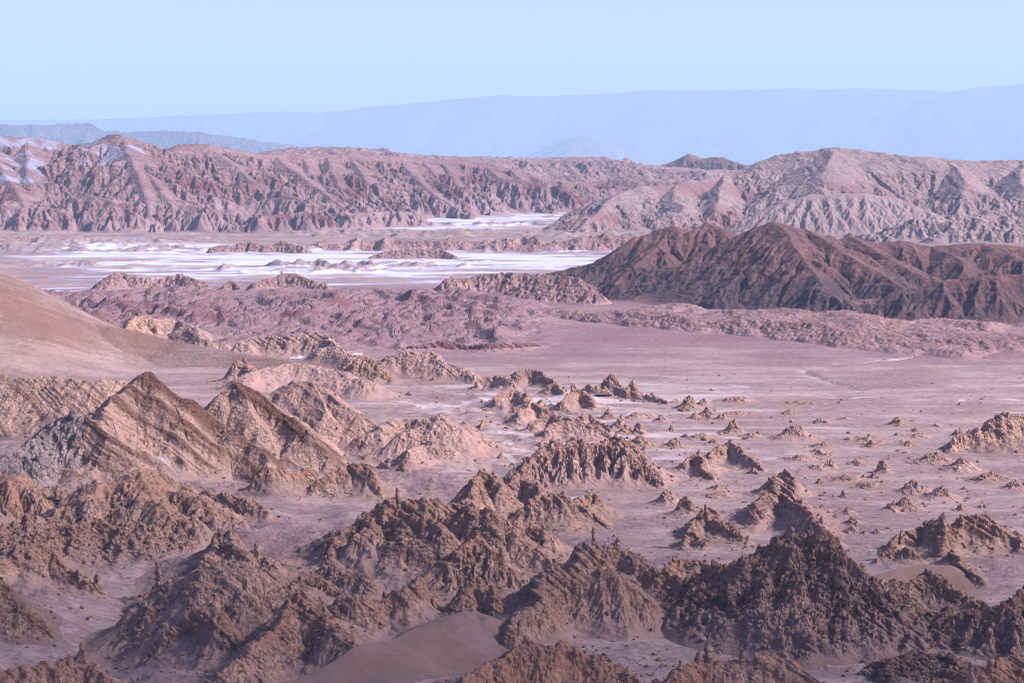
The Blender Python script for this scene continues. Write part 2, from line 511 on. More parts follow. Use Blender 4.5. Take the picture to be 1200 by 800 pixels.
M['far'] = terrain_mat('far_mountain', (0.19, 0.175, 0.20), (0.22, 0.20, 0.22), (0.15, 0.135, 0.16), (0.18, 0.16, 0.18), (0.21, 0.19, 0.21), sc=60.0, bump=0.3, lilac=(0.19, 0.18, 0.21))


# ------------------------------------------------------------------ mesh helpers
def mesh_from(name, co, quads, attrs, mat):
    me = bpy.data.meshes.new(name)
    n, q = len(co), len(quads)
    me.vertices.add(n)
    me.vertices.foreach_set('co', np.ascontiguousarray(co, f32).ravel())
    k = quads.shape[1]
    me.loops.add(q * k)
    me.loops.foreach_set('vertex_index', np.ascontiguousarray(quads, np.int32).ravel())
    me.polygons.add(q)
    me.polygons.foreach_set('loop_start', np.arange(0, q * k, k, dtype=np.int32))
    me.update(calc_edges=True)
    for an, arr in attrs.items():
        a = me.attributes.new(an, 'FLOAT', 'POINT')
        a.data.foreach_set('value', np.ascontiguousarray(arr, f32).ravel())
    me.materials.append(mat)
    return me


def grid_quads(ny, nx, keep=None):
    i = np.arange((ny - 1) * nx).reshape(ny - 1, nx)[:, :-1]
    q = np.stack([i, i + 1, i + 1 + nx, i + nx], -1).reshape(-1, 4)
    if keep is not None:
        kf = keep.ravel()
        q = q[kf[q].any(1)]
    return q


def compact(co, quads, attrs):
    used = np.unique(quads)
    remap = np.full(len(co), -1, np.int64); remap[used] = np.arange(len(used))
    return co[used], remap[quads], {k: np.asarray(v).ravel()[used] for k, v in attrs.items()}


def link(name, me, parent=None):
    o = bpy.data.objects.new(name, me)
    C.objects.link(o)
    if parent is not None:
        o.parent = parent
    return o


def tag(o, label=None, cat=None, group=None, kind=None):
    for k, v in (('label', label), ('category', cat), ('group', group), ('kind', kind)):
        if v:
            o[k] = v
    return o


# height raster of everything standing near, for laying stones
RX0, RX1, RY0, RY1 = -420, 420, 480, 1500
RAST = np.full((RY1 - RY0, RX1 - RX0), -1e9, f32)
RASR = np.zeros_like(RAST)


def raster(co, rock):
    ix = np.floor(co[:, 0] - RX0).astype(int); iy = np.floor(co[:, 1] - RY0).astype(int)
    ok = (ix >= 0) & (iy >= 0) & (ix < RX1 - RX0) & (iy < RY1 - RY0)
    np.maximum.at(RAST, (iy[ok], ix[ok]), co[ok, 2])
    np.maximum.at(RASR, (iy[ok], ix[ok]), rock[ok])


# ------------------------------------------------------------------ terrain forms
STYLE = {
    #          cot front/back, profile power, cap share, roughness, rock cover, gully amplitude, domain warp
    'crag':    dict(cf=1.75, cb=1.55, p=1.75, cap=0.26, rug=1.0, rock=1.0, gul=0.035, gw=0.25, warp=0.45, gfoot=0.12, apron=0.2, bed=0.42, chips=0.65, cvar=0.14),
    'butte':   dict(cf=1.7, cb=1.55, p=1.45, cap=0.12, rug=0.95, rock=1.0, gul=0.04, gw=0.25, warp=0.4, gfoot=0.10, apron=0.28, bed=0.36, chips=0.65, cvar=0.10),
    'pyramid': dict(r0=-0.1, k0=0.08, cf=1.5, cb=1.35, p=1.05, cap=0.0, rug=0.32, rock=1.0, gul=0.018, warp=0.22, gfoot=0.1, apron=0.5, bed=0.15, bedw=7.0, chips=0.4, cvar=0.06),
    'mound':   dict(cf=2.1, cb=2.0, p=1.4, cap=0.0, rug=0.55, rock=0.6, gul=0.03, gw=0.3, warp=0.5, gfoot=0.1, apron=0.3, bed=0.2, cvar=0.12),
    'hill':    dict(r0=-0.2, k0=0.08, cf=1.9, cb=1.7, p=1.15, cap=0.0, rug=0.25, rock=0.9, gul=0.14, warp=0.25, apron=0.3, chips=0.0),
    'spire':   dict(r0=0.3, k0=0.1, cf=1.0, cb=1.0, p=2.0, cap=0.22, rug=1.0, rock=1.0, gul=0.0, warp=0.4, apron=0.05, bed=0.2),
    'dune':    dict(cf=2.2, cb=1.6, p=1.2, cap=0.0, rug=0.0, rock=0.0, gul=0.0, warp=0.12),
}
SEED = [100]


def build_form(crests, style, mat, absD=False, seed=None, cell=None, maxn=260000, attr_fn=None, base=None, w=None, **ov):
    """height field of one landform: crests = lines of (px, py of the top, py of its near foot or depth when absD)"""
    P = dict(STYLE[style]); P.update(ov)
    if seed is None:
        SEED[0] += 11; seed = SEED[0]
    lines = []
    allY = []
    for cr in crests:
        pts = []
        for pt in cr:
            if len(pt) == 4:                     # a point given in metres: 'm', x, y, height
                pts.append(tuple(pt[1:])); allY.append(pt[2])
                continue
            (px, yt, fd) = pt
            td = tand(yt)
            if absD:
                Y = fd; X = xat(px, yt, Y); zb = base if base is not None else 0.0
                hh = zat(yt, Y) - zb
            else:
                F0 = 0.0
                for _ in range(3):
                    Df = dist(fd, F0)
                    hh = (CAM_H - F0 - Df * td) / (1 + P['cf'] * td) if w is None else None
                    if hh is None:
                        r = 0.5 * w * Df / FPX
                        Y = Df + r
                        hh = CAM_H - F0 - Y * td
                    else:
                        Y = Df + max(hh, 0.3) * P['cf']
                    X = xat(px, yt, Y)
                    F0 = float(floor_h(np.array([X]), np.array([Y]))[0]) if base is None else base
            pts.append((X, Y, max(hh, 0.4)))
            allY.append(Y)
        lines.append(pts)
    Ym = float(np.mean(allY))
    s = cell or 0.85 * mpp(min(allY))
    hmax = max(p[2] for l in lines for p in l)
    if w is not None:
        wr = 0.5 * w * Ym / FPX
        cf = cb = wr / hmax
    else:
        cf, cb = P['cf'], P['cb']
    pad = [p[2] * max(cf, cb) * 1.25 + 3 * s for l in lines for p in l]
    xs = [p[0] for l in lines for p in l]; ys = [p[1] for l in lines for p in l]
    x0 = min(a - q for a, q in zip(xs, pad)); x1 = max(a + q for a, q in zip(xs, pad))
    y0 = min(a - q for a, q in zip(ys, pad)); y1 = max(a + q for a, q in zip(ys, pad))
    # keep what this form needs inside (and a little beyond) the view
    lim = 0.285 * y1 + 25
    x0, x1 = max(x0, -lim), min(x1, lim)
    n = (x1 - x0) * (y1 - y0) / s / s
    if n > maxn:
        s *= math.sqrt(n / maxn)
    nx, ny = max(12, int((x1 - x0) / s)), max(12, int((y1 - y0) / s))
    gx, gy = np.linspace(x0, x1, nx, dtype=f32), np.linspace(y0, y1, ny, dtype=f32)
    sx, sy = float(gx[1] - gx[0]), float(gy[1] - gy[0])
    x, y = np.meshgrid(gx, gy)
    wscale = hmax * cf
    cmul = 1.0
    if P.get('cvar', 0) > 0:
        cl = P.get('cwl', max(0.55 * wscale, 7 * s))
        cmul = 1 + P['cvar'] * (fbm(x, y * 0.5, cl, 3, seed + 81, 0.6) * 1.6 - 0.25)
    wx = x + P['warp'] * wscale * 0.45 * fbm(x, y, max(wscale * 0.9, 6 * s), 3, seed + 1)
    wy = y + P['warp'] * wscale * 0.45 * fbm(x, y, max(wscale * 0.9, 6 * s), 3, seed + 5)
    h = np.full(x.shape, -1e6, f32); g = np.zeros(x.shape, f32); U = np.full(x.shape, 9.0, f32)
    for l in lines:
        segs = list(zip(l[:-1], l[1:])) if len(l) > 1 else [(l[0], (l[0][0] + 0.01, l[0][1], l[0][2]))]
        for (a, b_) in segs:
            d, t, sgn = seg_dist(wx, wy, a[0], a[1], b_[0], b_[1])
            hc = a[2] + (b_[2] - a[2]) * t
            hc = hc * cmul
            ww = hc * (0.5 * (cf + cb) + 0.5 * (cb - cf) * sgn)
            u = d / ww
            gi = np.clip(1 - u, 0, 1) ** P['p']
            if style == 'dune' or style == 'mound':
                gi = 0.5 * gi + 0.5 * sst(1.0, 0.0, u)
            if P.get('round'):
                gi = (1 - P['round']) * gi + P['round'] * sst(1.0, 0.0, u)
            if P['cap'] > 0:
                gi = (1 - P['cap']) * gi + P['cap'] * sst(0.42, 0.08, u + 0.12 * fbm(x, y, max(wscale * 0.3, 4 * s), 2, seed + 9))
            hi = hc * gi - np.clip(u - 1, 0, 3) * ww * 0.10
            better = hi > h
            h = np.where(better, hi, h); g = np.where(better, gi, g); U = np.where(better, u, U)
    inside = sst(1.02, 0.8, U)
    # gullies down the slopes
    if P['gul'] > 0:
        amp = P['gul'] * hmax
        wl0 = P.get('gwl', max(P.get('gw', 0.55) * wscale, 5 * s))
        hh = h.copy()
        for o in range(P.get('goct', 4)):
            gyv, gxv = np.gradient(hh, sy, sx)
            m = np.sqrt(gxv * gxv + gyv * gyv) + 1e-5
            k = np.clip(m / 0.45, 0.25, 1.15) / m
            dx, dy = -gyv * k, gxv * k
            wl_ = wl0 / (2.0 ** o)
            if wl_ < 3 * s:
                break
            e = gully(x / wl_, y / wl_, dx, dy, seed + 31 + o)
            fade = inside * sst(P.get('gtop', 0.0), P.get('gtop', 0.0) + 0.22, U) * sst(P.get('gfoot', 0.0) - 0.01, P.get('gfoot', 0.0) + 0.25, g)
            hh = hh + amp * (0.55 ** o) * e * fade * np.clip(m / 0.3, 0.2, 1.2)
        h = hh
    rn = fbm(x, y, max(wscale * 0.5, 6 * s), 4, seed + 15)
    rmask = P['rock'] * (P.get('apron', 0.0) * inside + (1 - P.get('apron', 0.0)) * sst(P.get('k0', 0.2), P.get('k0', 0.2) + 0.4, g + 0.5 * rn + (P['rock'] - 1) * 0.5) * inside) if P['rock'] > 0 else np.zeros_like(h)
    rdisp = inside * (0.12 + 0.88 * sst(P.get('r0', 0.46), P.get('r0', 0.46) + 0.3, g + 0.5 * rn)) * (1 if P['rock'] > 0 else 0)
    if P['rug'] > 0:
        L0 = P.get('rwl', float(np.clip(hmax * 0.42, 4 * s, 26)))
        rg = ridged(x + 0.25 * L0 * rn, y, L0, 5, seed + 19, 0.55)
        bl = billow(x, y * 1.0, L0 * 0.35, 3, seed + 21, 0.6)
        rm = 0.2 * inside + 0.8 * rdisp
        fadec = np.clip(hmax * 0.24, 0, 0.42 * L0)
        h = h + P['rug'] * rm * fadec * (rg - 0.45) + P['rug'] * rm * 0.22 * fadec * (bl - 0.3)
    F = floor_h(x, y) if base is None else np.full(x.shape, base, f32) + (P.get('floor', 0) * 0)
    z = F + h
    cx, cy, cz = x.copy(), y.copy(), z
    # broken surface: push the rock out and in along its own normal
    if P['rug'] > 0:
        gyv, gxv = np.gradient(z, sy, sx)
        nl = np.sqrt(gxv * gxv + gyv * gyv + 1)
        nxv, nyv, nzv = -gxv / nl, -gyv / nl, 1 / nl
        disp = 0
        w0 = max(4.5 * s, P.get('dwl', 5.0))
        for k in range(3):
            wl_ = w0 / 2.0 ** k
            if wl_ < 2.2 * s and k > 0:
                break
            q = perlin3(cx / wl_, cy / wl_, cz / wl_ * 1.3, seed + 41 + k)
            disp = disp + 0.34 * wl_ * (0.6 * q + 0.5 * (0.4 - np.abs(q)))
        disp = disp * rdisp * P['rug'] * 0.22
        if P.get('chips', 1.0) > 0:
            for wl_, am in ((max(7 * s, 2.2), 0.30), (max(3.8 * s, 1.1), 0.28)):
                q1, q2 = worley3((cx + 0.3 * cz) / wl_, (cy - 0.2 * cz) / wl_ * 0.9, cz / wl_ * 1.5, seed + 47)
                disp = disp + (np.clip(q2 - q1, 0, 0.5) * 1.4 - 0.25) * wl_ * am * rdisp * P['rug'] * P.get('chips', 1.0)
        cx = cx + nxv * disp; cy = cy + nyv * disp; cz = cz + nzv * disp
    bed = None
    if P.get('bed', 0) > 0:
        rs_ = np.random.RandomState(seed)
        bn = np.array(P.get('dip', (0.62, 0.25, 0.70))) + rs_.uniform(-0.14, 0.14, 3)
        bn /= np.linalg.norm(bn)
        th = P.get('bedw') or float(np.clip(hmax * 0.13, 2.2, 6.5))
        sbed = (bn[0] * x + bn[1] * y + bn[2] * z) / th + 0.9 * fbm(x, y, max(30.0, 4 * th), 3, seed + 71)
        sbed = sbed + 1.5 * perlin(sbed * 0.23, np.zeros_like(sbed) + 7.7, seed + 74)
        bed = perlin(sbed, np.zeros_like(sbed) + seed * 0.37, seed + 72) + 0.6 * perlin(sbed * 2.7, np.zeros_like(sbed) + 3.3, seed + 73)
        bed = bed * np.clip(0.75 + 1.1 * fbm(x, y, max(24.0, 4 * th), 3, seed + 75), 0.1, 1.3)
        dd = P['bed'] * th * np.clip(bed, -0.7, 0.7) * np.maximum(rdisp, 0.3 * inside)
        gyv, gxv = np.gradient(z, sy, sx)
        nl = np.sqrt(gxv * gxv + gyv * gyv + 1)
        cx = cx - gxv / nl * dd; cy = cy - gyv / nl * dd; cz = cz + dd / nl
    keep = h > -0.35 - 0.02 * hmax
    co = np.stack([cx, cy, cz], -1).reshape(-1, 3)
    A = dict(rdisp_=rdisp, rock=rmask, salt=np.zeros_like(h), tint=np.zeros_like(h), tone=np.full(x.shape, np.random.RandomState(seed + 5).uniform(-1, 1) * P.get('tone', 1.0), f32))
    if attr_fn is None and style in ('crag', 'butte', 'spire'):
        attr_fn = lambda e: dict(tint=0.55 * sst(0.62, 0.9, e['g'] + 0.30 * fbm(e['x'], e['y'], 9, 3, e['seed'] + 61)))  # tan tint on crests puts their sunlit look into the colour
    if attr_fn:
        gyv, gxv = np.gradient(z, sy, sx)
        env = dict(x=x, y=y, z=z, h=h, g=g, u=U, slope=np.sqrt(gxv ** 2 + gyv ** 2), seed=seed, hmax=hmax, bed=bed)
        for k_, v_ in attr_fn(env).items():
            A[k_] = np.clip(v_, 0, 1)
    quads = grid_quads(ny, nx, keep)
    co, quads, A = compact(co, quads, A)
    rq = A.pop('rdisp_')[quads].mean(1) > 0.45
    if Ym < 1600:
        raster(co, A['rock'] if style != 'dune' else A['rock'] * 0 + 9)
    me = mesh_from('landform', co, quads, A, mat)
    if style in ('crag', 'butte', 'spire', 'mound', 'pyramid'):
        me.attributes.new('sharp_face', 'BOOLEAN', 'FACE').data.foreach_set('value', rq)
    return me, lines


def centre_mesh(me, loc):
    n = len(me.vertices)
    a = np.empty(n * 3, f32)
    me.vertices.foreach_get('co', a)
    a = a.reshape(-1, 3) - np.array(loc, f32)
    me.vertices.foreach_set('co', a.ravel())
    me.update()


def pinnacle_mesh(x, y, z0, z1, r, mat, seed, lean=0.0):
    """a standing lump of weathered rock: rings with a knobbed outline, roughened in all directions"""
    nr, ns = 22, 26
    rs = np.random.RandomState(seed)
    hgt = z1 - z0
    t = np.linspace(0, 1, nr)
    prof = (1.0 - 0.62 * t) * (0.9 + 0.25 * np.interp(t, np.linspace(0, 1, 6), rs.uniform(-1, 1, 6)))
    prof = prof * np.sqrt(np.clip(1 - np.clip((t - 0.82) / 0.18, 0, 1) ** 2, 0.0, 1)) + 0.02
    prof[0] *= 1.25
    th = np.linspace(0, 2 * np.pi, ns, endpoint=False)
    TT, TH = np.meshgrid(t, th, indexing='ij')
    ax = lean * hgt * t ** 1.5
    rr = r * prof[:, None]
    X = x + ax[:, None] + rr * np.cos(TH); Y = y + rr * np.sin(TH); Z = z0 + hgt * TT
    for wl_, am in ((r * 1.1, 0.42), (r * 0.5, 0.24), (r * 0.25, 0.12)):
        q = perlin3(X / wl_, Y / wl_, Z / wl_, seed).astype(float)
        X = X + np.cos(TH) * q * am * r; Y = Y + np.sin(TH) * q * am * r
        Z = Z + perlin3(X / wl_, Y / wl_, Z / wl_, seed + 3) * am * r * 0.35
    co = np.stack([X, Y, Z], -1).reshape(-1, 3)
    i = np.arange(nr - 1)[:, None] * ns; j = np.arange(ns)[None, :]; j2 = (j + 1) % ns
    q = np.stack([i + j, i + j2, i + ns + j2, i + ns + j], -1).reshape(-1, 4)
    o = np.ones(len(co))
    return mesh_from('pinnacle', co, q, dict(rock=o, salt=o * 0, tint=o * 0.0), mat)


def outcrop(name, label, cat, crests, style='crag', mat='near', group=None, pins=(), kind=None, **kw):
    if crests and not isinstance(crests[0], list):
        crests = [crests]
    me, lines = build_form(crests, style, M[mat], **kw)
    flat = [p for l in lines for p in l]
    top = max(flat, key=lambda p: p[2])
    loc = (top[0], top[1], float(floor_h(np.array([top[0]]), np.array([top[1]]))[0]))
    centre_mesh(me, loc)
    if kind == 'structure' or not pins:
        o = link(name, me); o.location = loc
        me.name = name
        tag(o, label, cat, group, kind)
        return o
    root = bpy.data.objects.new(name, None)
    C.objects.link(root)
    root.location = loc
    root.empty_display_size = 3
    tag(root, label, cat, group)
    link('rock_body', me, root)
    for (px, yt, yb, wpx) in pins:
        # stands on the crest point nearest to it
        q = min(flat, key=lambda p: abs(600 + FPX * p[0] / p[1] - px))
        Y = q[1]
        X = xat(px, yt, Y)
        SEED[0] += 3
        hgt = zat(yt, Y) - zat(yb, Y)
        pm = pinnacle_mesh(X, Y, zat(yb, Y) - 0.35 * hgt, zat(yt, Y), 0.5 * wpx * Y / FPX, M[mat], SEED[0], lean=random.uniform(-0.12, 0.12))
        centre_mesh(pm, loc)
        link('pinnacle', pm, root)
    return root


random.seed(5)
# ------------------------------------------------------------------ valley floor
def build_floor():
    inner = np.linspace(-0.268, 0.268, 860)
    outer = 0.268 + np.cumsum(np.geomspace(0.0009, 0.05, 34))
    tu = np.concatenate([-outer[::-1], inner, outer])
    Y = [230.0]
    while Y[-1] < 56000:
        y_ = Y[-1]
        k = 0.0022 if y_ < 4500 else 0.0022 + 0.03 * min(1, (y_ - 4500) / 4000)
        if y_ < 470: k = 0.006
        Y.append(y_ * (1 + k))
    Y = np.array(Y)
    yy, uu = np.meshgrid(Y, tu, indexing='ij')
    xx = (uu * yy).astype(f32); yy = yy.astype(f32)
    z = np.empty(xx.shape, f32)
    for a in range(0, len(Y), 200):
        z[a:a + 200] = floor_h(xx[a:a + 200], yy[a:a + 200])
    hm, sm = hummock_mask(xx, yy), salt_mask(xx, yy)
    gz = np.gradient(z, axis=1) / np.gradient(xx, axis=1)
    gy = np.gradient(z, axis=0) / np.gradient(yy, axis=0)
    slope = np.sqrt(gz ** 2 + gy ** 2)
    n1 = fbm(xx * 0.4, yy, 90, 4, 51)
    u = xx / yy
    rock = np.maximum(hm * sst(0.15, 0.5, slope) * 0.9, sm * sst(1.2, 3.0, z) * 0.9)
    near = 1 - sst(dist(620), dist(500), yy)
    leftn = 1 - sst(-0.10, 0.06, u)
    near = near * (1 - np.clip(1.3 * blob(xx, yy, 130, 725, 34, 90) + 1.2 * blob(xx, yy, 385, 604, 45, 45) + blob(xx, yy, 430, 790, 40, 60), 0, 1))
    rock = np.maximum(rock, near * (0.3 + 0.55 * leftn) * sst(-0.3, 0.25, fbm(xx, yy, 48, 3, 15) + 0.3 * (leftn - 0.35) + 0.14 * fbm(xx, yy, 6, 3, 58)))
    # thin crust on the flats: faint, in long patches, and a stronger belt across the middle
    flat = sst(dist(640), dist(520), yy) * (1 - sst(dist(400), dist(380), yy))
    bl_ = fbm(xx * 0.18, yy, 30, 4, 69, 0.6)
    belt = blob(xx, yy, 1000, 470, 190, 45) + 0.8 * blob(xx, yy, 900, 450, 200, 30) + 0.7 * blob(xx, yy, 1130, 440, 150, 60) + 0.55 * blob(xx, yy, 520, 470, 90, 120)
    salt = np.clip(flat * (0.13 + 0.35 * n1 + 0.5 * bl_) + belt * (0.0 + 0.45 * bl_ + 0.3 * n1), 0, 0.33)
    salt = salt + (0.20 + 0.5 * bl_) * sst(0.1, 0.9, blob(xx, yy, 690, 490, 150, 190)) * (1 - hm)
    salt = salt + 0.38 * np.clip(blob(xx, yy, 540, 505, 80, 180) + 0.9 * blob(xx, yy, 655, 485, 60, 140), 0, 1) * sst(-0.1, 0.35, fbm(xx, yy, 30, 4, 143))
    salt = np.maximum(salt, 0.85 * wash_lines(xx, yy, 3.5) * sst(-0.35, 0.25, bl_))
    sn = fbm(xx * 0.16, yy, 60, 5, 65, 0.65) + 0.6 * fbm(xx * 0.3, yy, 24, 3, 67)
    sn = sn + 0.35 * fbm(xx * 0.5, yy, 12, 3, 68)
    pan = np.clip(0.36 + 1.5 * sn + 0.34 * sst(dist(326), dist(308), yy), 0.0, 0.95)
    salt = np.clip(salt * (1 - hm) + sm * pan * (1 - 0.9 * sst(1.5, 4, z)), 0, 1)
    tint = sst(-0.1, 0.4, fbm(xx, yy, 300, 3, 61)) * 0.5 * hm + 0.9 * hm * sst(dist(398), dist(372), yy) * (1 - sst(dist(362), dist(345), yy)) * sst(0.0, 0.3, n1 + 0.1)
    clay = sst(dist(440), dist(405), yy + 90 * n1) * (1 - sst(dist(348), dist(326), yy)) * (0.62 + 0.6 * fbm(xx * 0.3, yy, 90, 4, 64))
    # the pan's faces go to the salt_flat sheet, the rest is the valley floor
    co = np.stack([xx, yy, z], -1).reshape(-1, 3)
    A = dict(rock=rock.ravel(), salt=salt.ravel(), tint=np.clip(tint, 0, 1).ravel(), clay=np.clip(clay, 0, 1).ravel())
    ny, nx = xx.shape
    q = grid_quads(ny, nx)[:, ::1]
    qs = ((sm + 0.45 * sn + 0.12).ravel()[q].mean(1) > 0.5)
    for nm, sel in (('valley_floor', ~qs), ('salt_flat', qs)):
        c2, q2, a2 = compact(co, q[sel], A)
        o = link(nm, mesh_from(nm, c2, q2, a2, M['floor' if nm == 'valley_floor' else 'salt']))
        tag(o, 'pinkish desert valley floor of sand and crusted clay' if nm == 'valley_floor' else 'white salt pans lying across the valley below the red ridge',
            'ground' if nm == 'valley_floor' else 'salt flat', kind='structure')
    near_ = (yy.ravel() < RY1 + 30) & (np.abs(xx.ravel()) < 450)
    raster(co[near_], A['rock'][near_])


build_floor()
print('floor', time.time() - T0)

# ------------------------------------------------------------------ hills and mountains (the setting)
BASE_FAR = -800.0
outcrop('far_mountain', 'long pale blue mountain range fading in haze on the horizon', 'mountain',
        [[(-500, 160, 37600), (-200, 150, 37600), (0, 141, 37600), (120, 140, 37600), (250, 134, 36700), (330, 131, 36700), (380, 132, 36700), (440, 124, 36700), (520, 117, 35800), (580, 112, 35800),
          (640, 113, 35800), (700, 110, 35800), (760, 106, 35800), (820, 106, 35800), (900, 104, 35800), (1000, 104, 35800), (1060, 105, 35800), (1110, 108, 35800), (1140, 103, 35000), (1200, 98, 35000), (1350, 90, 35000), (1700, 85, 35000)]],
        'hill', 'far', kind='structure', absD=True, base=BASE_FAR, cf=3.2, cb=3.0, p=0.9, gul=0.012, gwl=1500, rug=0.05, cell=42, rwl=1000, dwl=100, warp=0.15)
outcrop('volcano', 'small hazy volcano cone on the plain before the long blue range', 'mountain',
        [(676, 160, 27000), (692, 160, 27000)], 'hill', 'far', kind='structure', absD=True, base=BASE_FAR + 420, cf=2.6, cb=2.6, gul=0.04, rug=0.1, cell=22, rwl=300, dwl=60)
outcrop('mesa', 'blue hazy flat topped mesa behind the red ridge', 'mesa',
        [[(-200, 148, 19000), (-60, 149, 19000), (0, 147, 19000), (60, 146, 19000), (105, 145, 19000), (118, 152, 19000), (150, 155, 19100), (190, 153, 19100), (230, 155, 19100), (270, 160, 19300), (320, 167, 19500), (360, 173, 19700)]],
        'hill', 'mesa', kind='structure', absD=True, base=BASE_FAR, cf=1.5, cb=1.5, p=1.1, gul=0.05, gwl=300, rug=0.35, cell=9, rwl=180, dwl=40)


def ridge_attr(e):
    n = fbm(e['x'], e['y'], 160, 4, 71)
    px = 600 + FPX * e['x'] / e['y']
    hi = e['h'] / e['hmax']
    n2 = fbm(e['x'], e['y'], 45, 4, 73)
    patch = 1.2 * np.exp(-((px - 60) / 110) ** 4) * sst(0.36, 0.5, hi) * (1 - 0.9 * sst(0.93, 0.99, hi)) * 0.95 + 0.6 * np.exp(-((px - 330) / 150) ** 2) * sst(0.6, 0.85, hi) + 0.45 * np.exp(-((px - 560) / 150) ** 2) * sst(0.5, 0.8, hi)
    salt = patch * (0.58 + 0.8 * n + 0.9 * n2) * sst(1.9, 0.8, e['slope'])
    tint = sst(0.0, 0.3, n) * sst(0.62, 0.35, hi) * 0.9 + 0.6 * sst(0.85, 0.97, hi) * sst(-0.1, 0.2, n)
    salt = salt + 0.42 * sst(0.05, 0.4, n2 + 0.4 * n) * sst(0.3, 0.6, hi) * sst(1.6, 0.6, e['slope'])
    return dict(salt=salt, tint=tint, rock=sst(0.15, 0.5, e['slope'] + 0.3 * n) * sst(1.05, 0.9, e['u']) * sst(0.05, 0.3, hi + 0.5 * n2))


def spurs():
    rs = np.random.RandomState(21)
    cx_ = [-150, 0, 50, 92, 125, 140, 165, 190, 212, 250, 300, 360, 420, 480, 540, 600, 640, 690]
    cy_ = [152, 159, 163, 172, 158, 157, 165, 178, 169, 169, 180, 181, 180, 184, 188, 198, 208, 216]
    cd_ = [3600, 3600, 3620, 3650, 3560, 3550, 3560, 3600, 3600, 3620, 3700, 3750, 3800, 3900, 4000, 4050, 4100, 4150]
    out = []
    px = -140.0
    while px < 660:
        yt, Y = np.interp(px, cx_, cy_), np.interp(px, cx_, cd_)
        X0, z0 = xat(px, yt, Y), zat(yt, Y)
        run = z0 * rs.uniform(1.6, 3.6); sx_ = z0 * rs.uniform(0.5, 1.8)
        kink = rs.uniform(-0.15, 0.15)
        line = []
        for t in (0.0, 0.25, 0.5, 0.75, 1.0):
            hh = z0 * ((1 - t) ** rs.uniform(0.85, 1.1)) * rs.uniform(0.93, 1.05) if t else z0 * 0.98
            line.append(('m', X0 + sx_ * (t + kink * math.sin(3.1 * t)), Y - run * t, max(hh, 4.0)))
        out.append(line)
        px += rs.uniform(16, 66)
    return out


outcrop('hills', 'red brown eroded ridge with white salt dust and deep gullies', 'ridge',
        spurs() + [[(-150, 152, 3600), (-60, 156, 3600), (0, 159, 3600), (50, 163, 3620), (92, 172, 3650), (112, 164, 3600), (125, 158, 3560), (140, 157, 3550), (165, 165, 3560), (190, 178, 3600), (212, 169, 3600), (250, 169, 3620), (275, 175, 3650), (300, 180, 3700),
          (360, 181, 3750), (420, 180, 3800), (480, 184, 3900), (540, 188, 4000), (600, 198, 4050), (640, 208, 4100), (690, 216, 4150)],
         [(100, 228, 3200), (125, 233, 3170), (140, 243, 3120)], [(-20, 238, 3150), (40, 243, 3120)], [(215, 240, 3150), (240, 243, 3140)], [(330, 228, 3400), (352, 232, 3370)], [(500, 210, 3760), (520, 216, 3720)], [(585, 208, 3880), (612, 212, 3850), (640, 216, 3840)],
         [(300, 253, 3080), (345, 250, 3110), (360, 254, 3100)], [(240, 250, 3100), (262, 247, 3120)], [(400, 252, 3180), (440, 249, 3230), (480, 248, 3280)]],
        'hill', 'ridge', kind='structure', absD=True, base=0.0, cf=1.6, cb=2.5, p=0.92, gul=0.06, gwl=60, goct=5, rug=0.05, rwl=55, dwl=10, cell=1.6, maxn=800000, warp=0.16, gtop=0.06, tone=0.0, attr_fn=ridge_attr)
outcrop('hills', 'brown plateau edge running behind the red ridge', 'ridge',
        [[(330, 174, 5000), (370, 172, 5000), (455, 174, 5000), (490, 181, 5100), (560, 184, 5200), (640, 185, 5300), (700, 184, 5400), (740, 191, 5400), (800, 197, 5400), (860, 200, 5400)],
         [(700, 213, 4500), (735, 208, 4500), (790, 210, 4500), (830, 214, 4500)]],
        'hill', 'ridge', kind='structure', absD=True, base=-20, cf=4.5, cb=3, p=1.3, gul=0.12, gwl=120, rug=0.3, rwl=50, dwl=14, cell=3.2, maxn=420000, attr_fn=ridge_attr)
outcrop('hills', 'small dark twin peaked hill behind the plateau', 'hill',
        [(770, 193, 6000), (790, 188, 6000), (808, 180, 6000), (822, 185, 6000), (845, 184, 6000), (868, 192, 6000), (885, 196, 6000)],
        'hill', 'dark', kind='structure', absD=True, base=-30, cf=2.0, cb=2, gul=0.1, gwl=80, rug=0.3, rwl=40, dwl=14, cell=2.8)


def pale_attr(e):
    n = fbm(e['x'], e['y'], 130, 4, 77)
    hi = e['h'] / e['hmax']
    tint = sst(0.08, 0.4, n + 0.1) * sst(0.7, 0.45, hi) * 0.75
    return dict(tint=tint, rock=sst(0.1, 0.4, e['slope'] + 0.3 * n) * sst(1.05, 0.9, e['u']), salt=0.3 * sst(0.2, 0.5, n) * sst(0.25, 0.1, hi))


